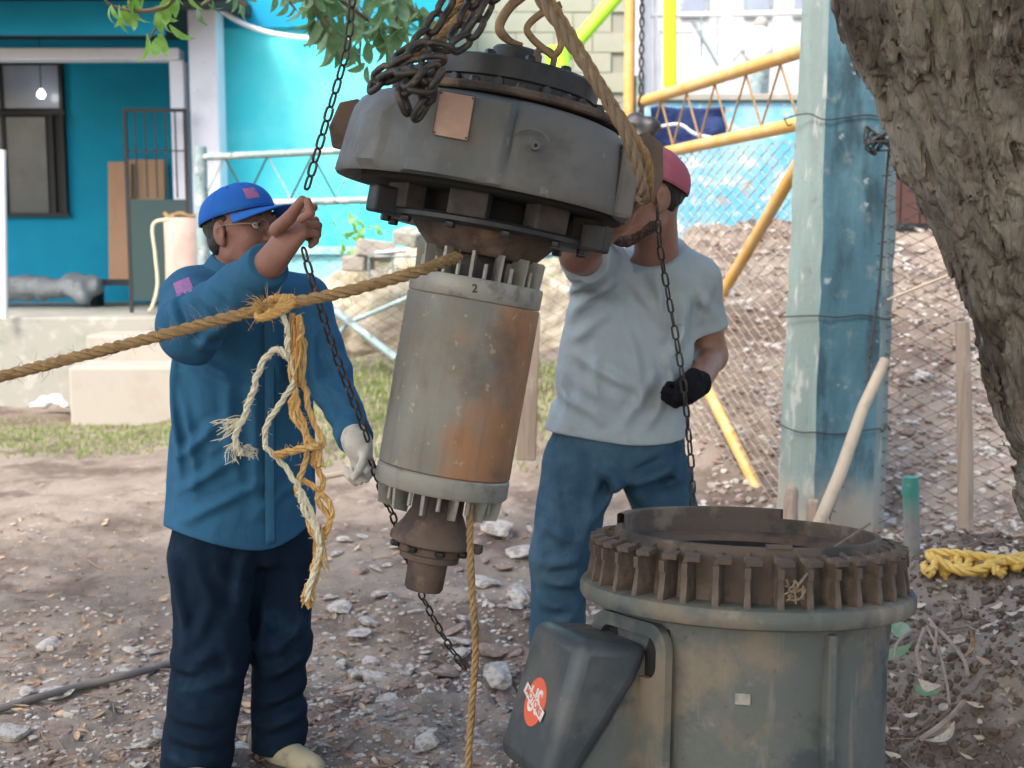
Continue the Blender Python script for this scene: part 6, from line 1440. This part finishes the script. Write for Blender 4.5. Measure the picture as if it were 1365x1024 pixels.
# sleeve patch, laid on the shoulder seam
pa = at(241, 382, 3.30); bvh = None
from mathutils.bvhtree import BVHTree
def drape(sobj, C_, ex, ey, w_, h_, n, dirn, off, name, m, parent, mask=None):
    me = sobj.data; Mw = np.array(wmat(sobj)); co = np.empty(len(me.vertices)*3); me.vertices.foreach_get('co', co); co = co.reshape(-1, 3)@Mw[:3, :3].T+Mw[:3, 3]
    t = BVHTree.FromPolygons([tuple(c) for c in co], [tuple(p.vertices) for p in me.polygons]); V = []; ok = True
    for i in range(n+1):
        for j in range(n+1):
            p = C_+ex*w_*(i/n-.5)+ey*h_*(j/n-.5)-np.array(dirn)*.4; h = t.ray_cast(Vector(p), Vector(dirn))
            if h[0] is None: V.append(None)
            else: V.append(np.array(h[0])-np.array(dirn)*off)
    last = next((v for v in V if v is not None), None)
    if last is None: return None
    V = [v if v is not None else last for v in V]; F = [(i*(n+1)+j, (i+1)*(n+1)+j, (i+1)*(n+1)+j+1, i*(n+1)+j+1) for i in range(n) for j in range(n)]
    return part(name, (np.array(V), F), m, parent, ang=180)
vd = nrm(at(241, 382, 3.4)-np.array((0, 0, CH)))
drape(sh, at(244, 382, 3.4), nrm((.9, 0, .35)), nrm((-.3, 0, .95)), .045, .035, 8, vd, .003, 'sleeve_patch', MT['patch'], sh)
ex = np.array((1., 0, 0)); ez = np.array((0, 0, 1.))
drape(sh, at(408, 470, 3.4), ex, ez, .055, .10, 8, vd, .003, 'pocket', MT['shirt_blue'], sh)

# ------------------------------------------------ man in the grey T-shirt
M2 = thing('person', 'man in a pink cap, pale grey T-shirt and jeans reaching up behind the motor bell', 'person', (.32, 3.75, 0))
Y2 = 3.72; F2 = nrm((-.22, -1, 0)); L2 = np.array((-F2[1], F2[0], 0.)); yaw2 = math.atan2(L2[1], L2[0])
q_ = lambda px, py, Y=Y2: at(px, py, Y)
tR2 = q_(788, 352, 3.72); eR2 = q_(772, 338, 3.36); wR2 = q_(826, 286, 3.18)
tL2 = q_(932, 372, 3.74); eL2 = q_(947, 474, 3.80); wL2 = q_(931, 512, 3.58)
nk2 = q_(876, 342, 3.72); hd2 = q_(860, 258, 3.60)
f2h = Fr(hd2, (-.93, -.38, -.06), (-.06, -.10, 1), 1.12)
hp2 = q_(822, 585, 3.74); k2 = [(q_(770, 600, 3.74), q_(748, 740, 3.68), q_(740, 880, 3.72)), (q_(872, 600, 3.80), q_(905, 730, 3.80), q_(930, 860, 3.84))]
body = head_prims(f2h, nk2-(0, 0, .04), .060)
body += hand_prims(wR2, nrm((.25, -.3, .9)), (.6, -.5, -.2), True, (.25, .5, .4), (.7, .3), 1.05, .1)
body += [rc(tR2, eR2, .050, .050, .02), rc(eR2, wR2, .050, .035, .02), rc(tL2, eL2, .050, .050, .02), rc(eL2, wL2, .048, .032, .02), rc(nk2-(0, 0, .10), q_(850, 420, 3.78), .06, .08, .05),
         rc(q_(850, 420, 3.78), hp2, .08, .10, .05), rc(tR2+(.03, 0, -.03), tL2+(-.03, 0, -.01), .042, .042, .05)]
for a, b, c in k2: body += [rc(a*.7+b*.3, b, .075, .06, .04), rc(b, c, .058, .04, .03)]
V, F = sdf_mesh(body, (-.02, 3.02, .02), (.75, 4.05, 1.90), .0048); part('body', (V, F), MT['skin2'], M2, ang=180)
eyes(f2h, M2); cap(f2h, M2, 'cap_pink', R(24), True)
V, F = sdf_mesh([f2h.ell((-.018, 0, .024), (.097, .0775, .086), .02), f2h.rc((-.038, .045, -.02), (-.038, -.045, -.02), .024, .024, .02)],
                f2h.o-.17, f2h.o+.17, .0055, disp=lambda P: (vn(P, 90, 3)-.5)*.005, cuts=[plane_cut(f2h.p(.004, 0, 0), f2h.d(1, 0, -.2)), plane_cut(f2h.p(0, 0, .06), f2h.d(0, 0, 1))])
part('hair', (V, F), MT['hair'], M2, ang=180)
V, F = sdf_mesh([f2h.rc((.012, .05, -.07), (.062, .016, -.108), .0235, .0215, .02), f2h.rc((.012, -.05, -.07), (.062, -.016, -.106), .0235, .0215, .02), f2h.ell((.074, 0, -.104), (.0225, .025, .0195), .015)],
                f2h.o-.19, f2h.o+.19, .005, disp=lambda P: (vn(P, 160, 5)-.5)*.004); part('beard', (V, F), mat('dark_stubble', (.055, .032, .026), .8, 0, [dict(c=(.16, .08, .06), s=90, lo=.5, hi=.62)], [dict(s=220, a=.6, h=.003)]), M2, ang=180)
st2 = []
for (py, px, hw_, hd_) in ((338, 874, .07, .07), (348, 866, .12, .09), (366, 856, .180, .11), (410, 848, .188, .12), (470, 838, .190, .13), (530, 828, .200, .14), (575, 822, .212, .15), (600, 822, .21, .15)):
    p = at(px, py, Y2); st2.append((p[2], p[0], Y2+.02, hw_, hd_))
tee = [loft(st2, yaw2, .04), rc(tR2+(.03, .02, -.02), tR2+(eR2-tR2)*.62, .080, .072, .05), rc(tL2+(-.03, 0, -.02), tL2+(eL2-tL2)*.66, .082, .072, .05), rc(q_(778, 400), q_(766, 500), .045, .045, .05), rc(nk2-(0, 0, .05), nk2+(0, 0, .02), .088, .078, .03), rc(nk2-(0, 0, .035), tL2-(.02, 0, .0), .072, .07, .04), rc(nk2-(0, 0, .035), tR2, .072, .06, .04)]
hz2 = at(825, 578, Y2)[2]
def hem2(P): return (hz2+.02*np.sin(P[:, 0]*9+1)+.05*(P[:, 0]-.31))-P[:, 2]
def scut(t_, e_, fr_):
    n = nrm(e_-t_); p = t_+(e_-t_)*fr_; c = t_+(e_-t_)*(fr_+.12)
    return lambda P: np.where(((P-c)**2).sum(1) < .115**2, (P-p)@n, -1.)
ncut = plane_cut(nk2+(-.01, 0, .020), nrm((-.25, -.45, .85)))
def d3(P): return crease(P, CR2, 3.60, .011, .0095)+folds(P, .016, 7, (-.45, 0, 1), 23, [(q_(795, 400, 3.6), .13, .9), (q_(905, 450, 3.6), .14, .8), (q_(830, 555, 3.6), .2, .5), (tL2, .1, .5)])
V, F = sdf_mesh(tee, (-.02, 3.35, hz2-.06), (.75, 4.05, 1.56), .0055, disp=d3, cuts=[scut(tR2, eR2, .60), scut(tL2, eL2, .62), hem2, lambda P: np.where(((P[:, :2]-nk2[:2])**2).sum(1) < .0125, np.where(P[:, 2] > nk2[2]-.07, ncut(P), -1.), -1.)], pad=.06)
ts = part('tshirt', (V, F), MT['shirt_grey'], M2, ang=180)
P_ = []
for k in range(28):
    a = 2*PI*k/28; dd = F2*math.cos(a)+L2*math.sin(a); P_.append(nk2+dd*(.074+.012*math.cos(a))+np.array((-.002, 0, .006-.030*math.cos(a))))
drape(ts, at(903, 412, 3.5), ex, ez, .075, .085, 8, nrm(at(903, 412, 3.5)-np.array((0, 0, CH))), .004, 'pocket', MT['shirt_grey'], ts)
jn = [loft([(hp2[2]+.12, hp2[0], Y2+.02, .175, .115), (hp2[2]-.01, hp2[0], Y2+.02, .194, .13), (hp2[2]-.12, hp2[0], Y2+.02, .20, .135)], yaw2, .04), rc(k2[0][0]-(0, 0, .06), k2[0][1], .112, .088, .03), rc(k2[0][1], k2[0][2], .084, .075, .03), rc(k2[1][0]-(0, 0, .06), k2[1][1], .108, .086, .03), rc(k2[1][1], k2[1][2], .084, .075, .03)]
def d4(P): return crease(P, CR2B, 3.62, .012, .011)+folds(P, .02, 8, (.2, 0, 1), 33, [(k2[0][1], .16, .8), (k2[1][1], .16, .8), (k2[0][2], .14, 1.2), (hp2-(0, 0, .13), .14, .9)])
V, F = sdf_mesh(jn, (.0, 3.4, .0), (.85, 4.1, 1.06), .0065, disp=d4, cuts=[lambda P: .09-P[:, 2]], pad=.06)
jo = part('jeans', (V, F), MT['denim'], M2, ang=180)
for (a, b, c) in k2: shoe(np.array((c[0], c[1]-.02, G(c[0], c[1])+.0)), F2, M2, 'sole')
gb = hand_prims(wL2+(-.012, -.02, .0), nrm((-.55, -.35, -.35)), (.2, -.5, .8), False, (1.3, 1.6, 1.0), (.1, 1.3), .98, .0, .012)[:-3]+[rc(q_(924, 500, 3.54), q_(908, 516, 3.50), .020, .016, .01), rc(q_(908, 516, 3.50), q_(906, 530, 3.49), .016, .013, .006), ell(q_(917, 521, 3.53), (.036, .036, .038), k=.02), rc(wL2, wL2+(-.02, -.02, 0), .036, .038, .02)]
V, F = sdf_mesh(gb, wL2-.17, wL2+.17, .004, disp=lambda P: (vn(P, 90, 2)-.5)*.005); part('glove', (V, F), MT['glove_b'], M2, ang=180)
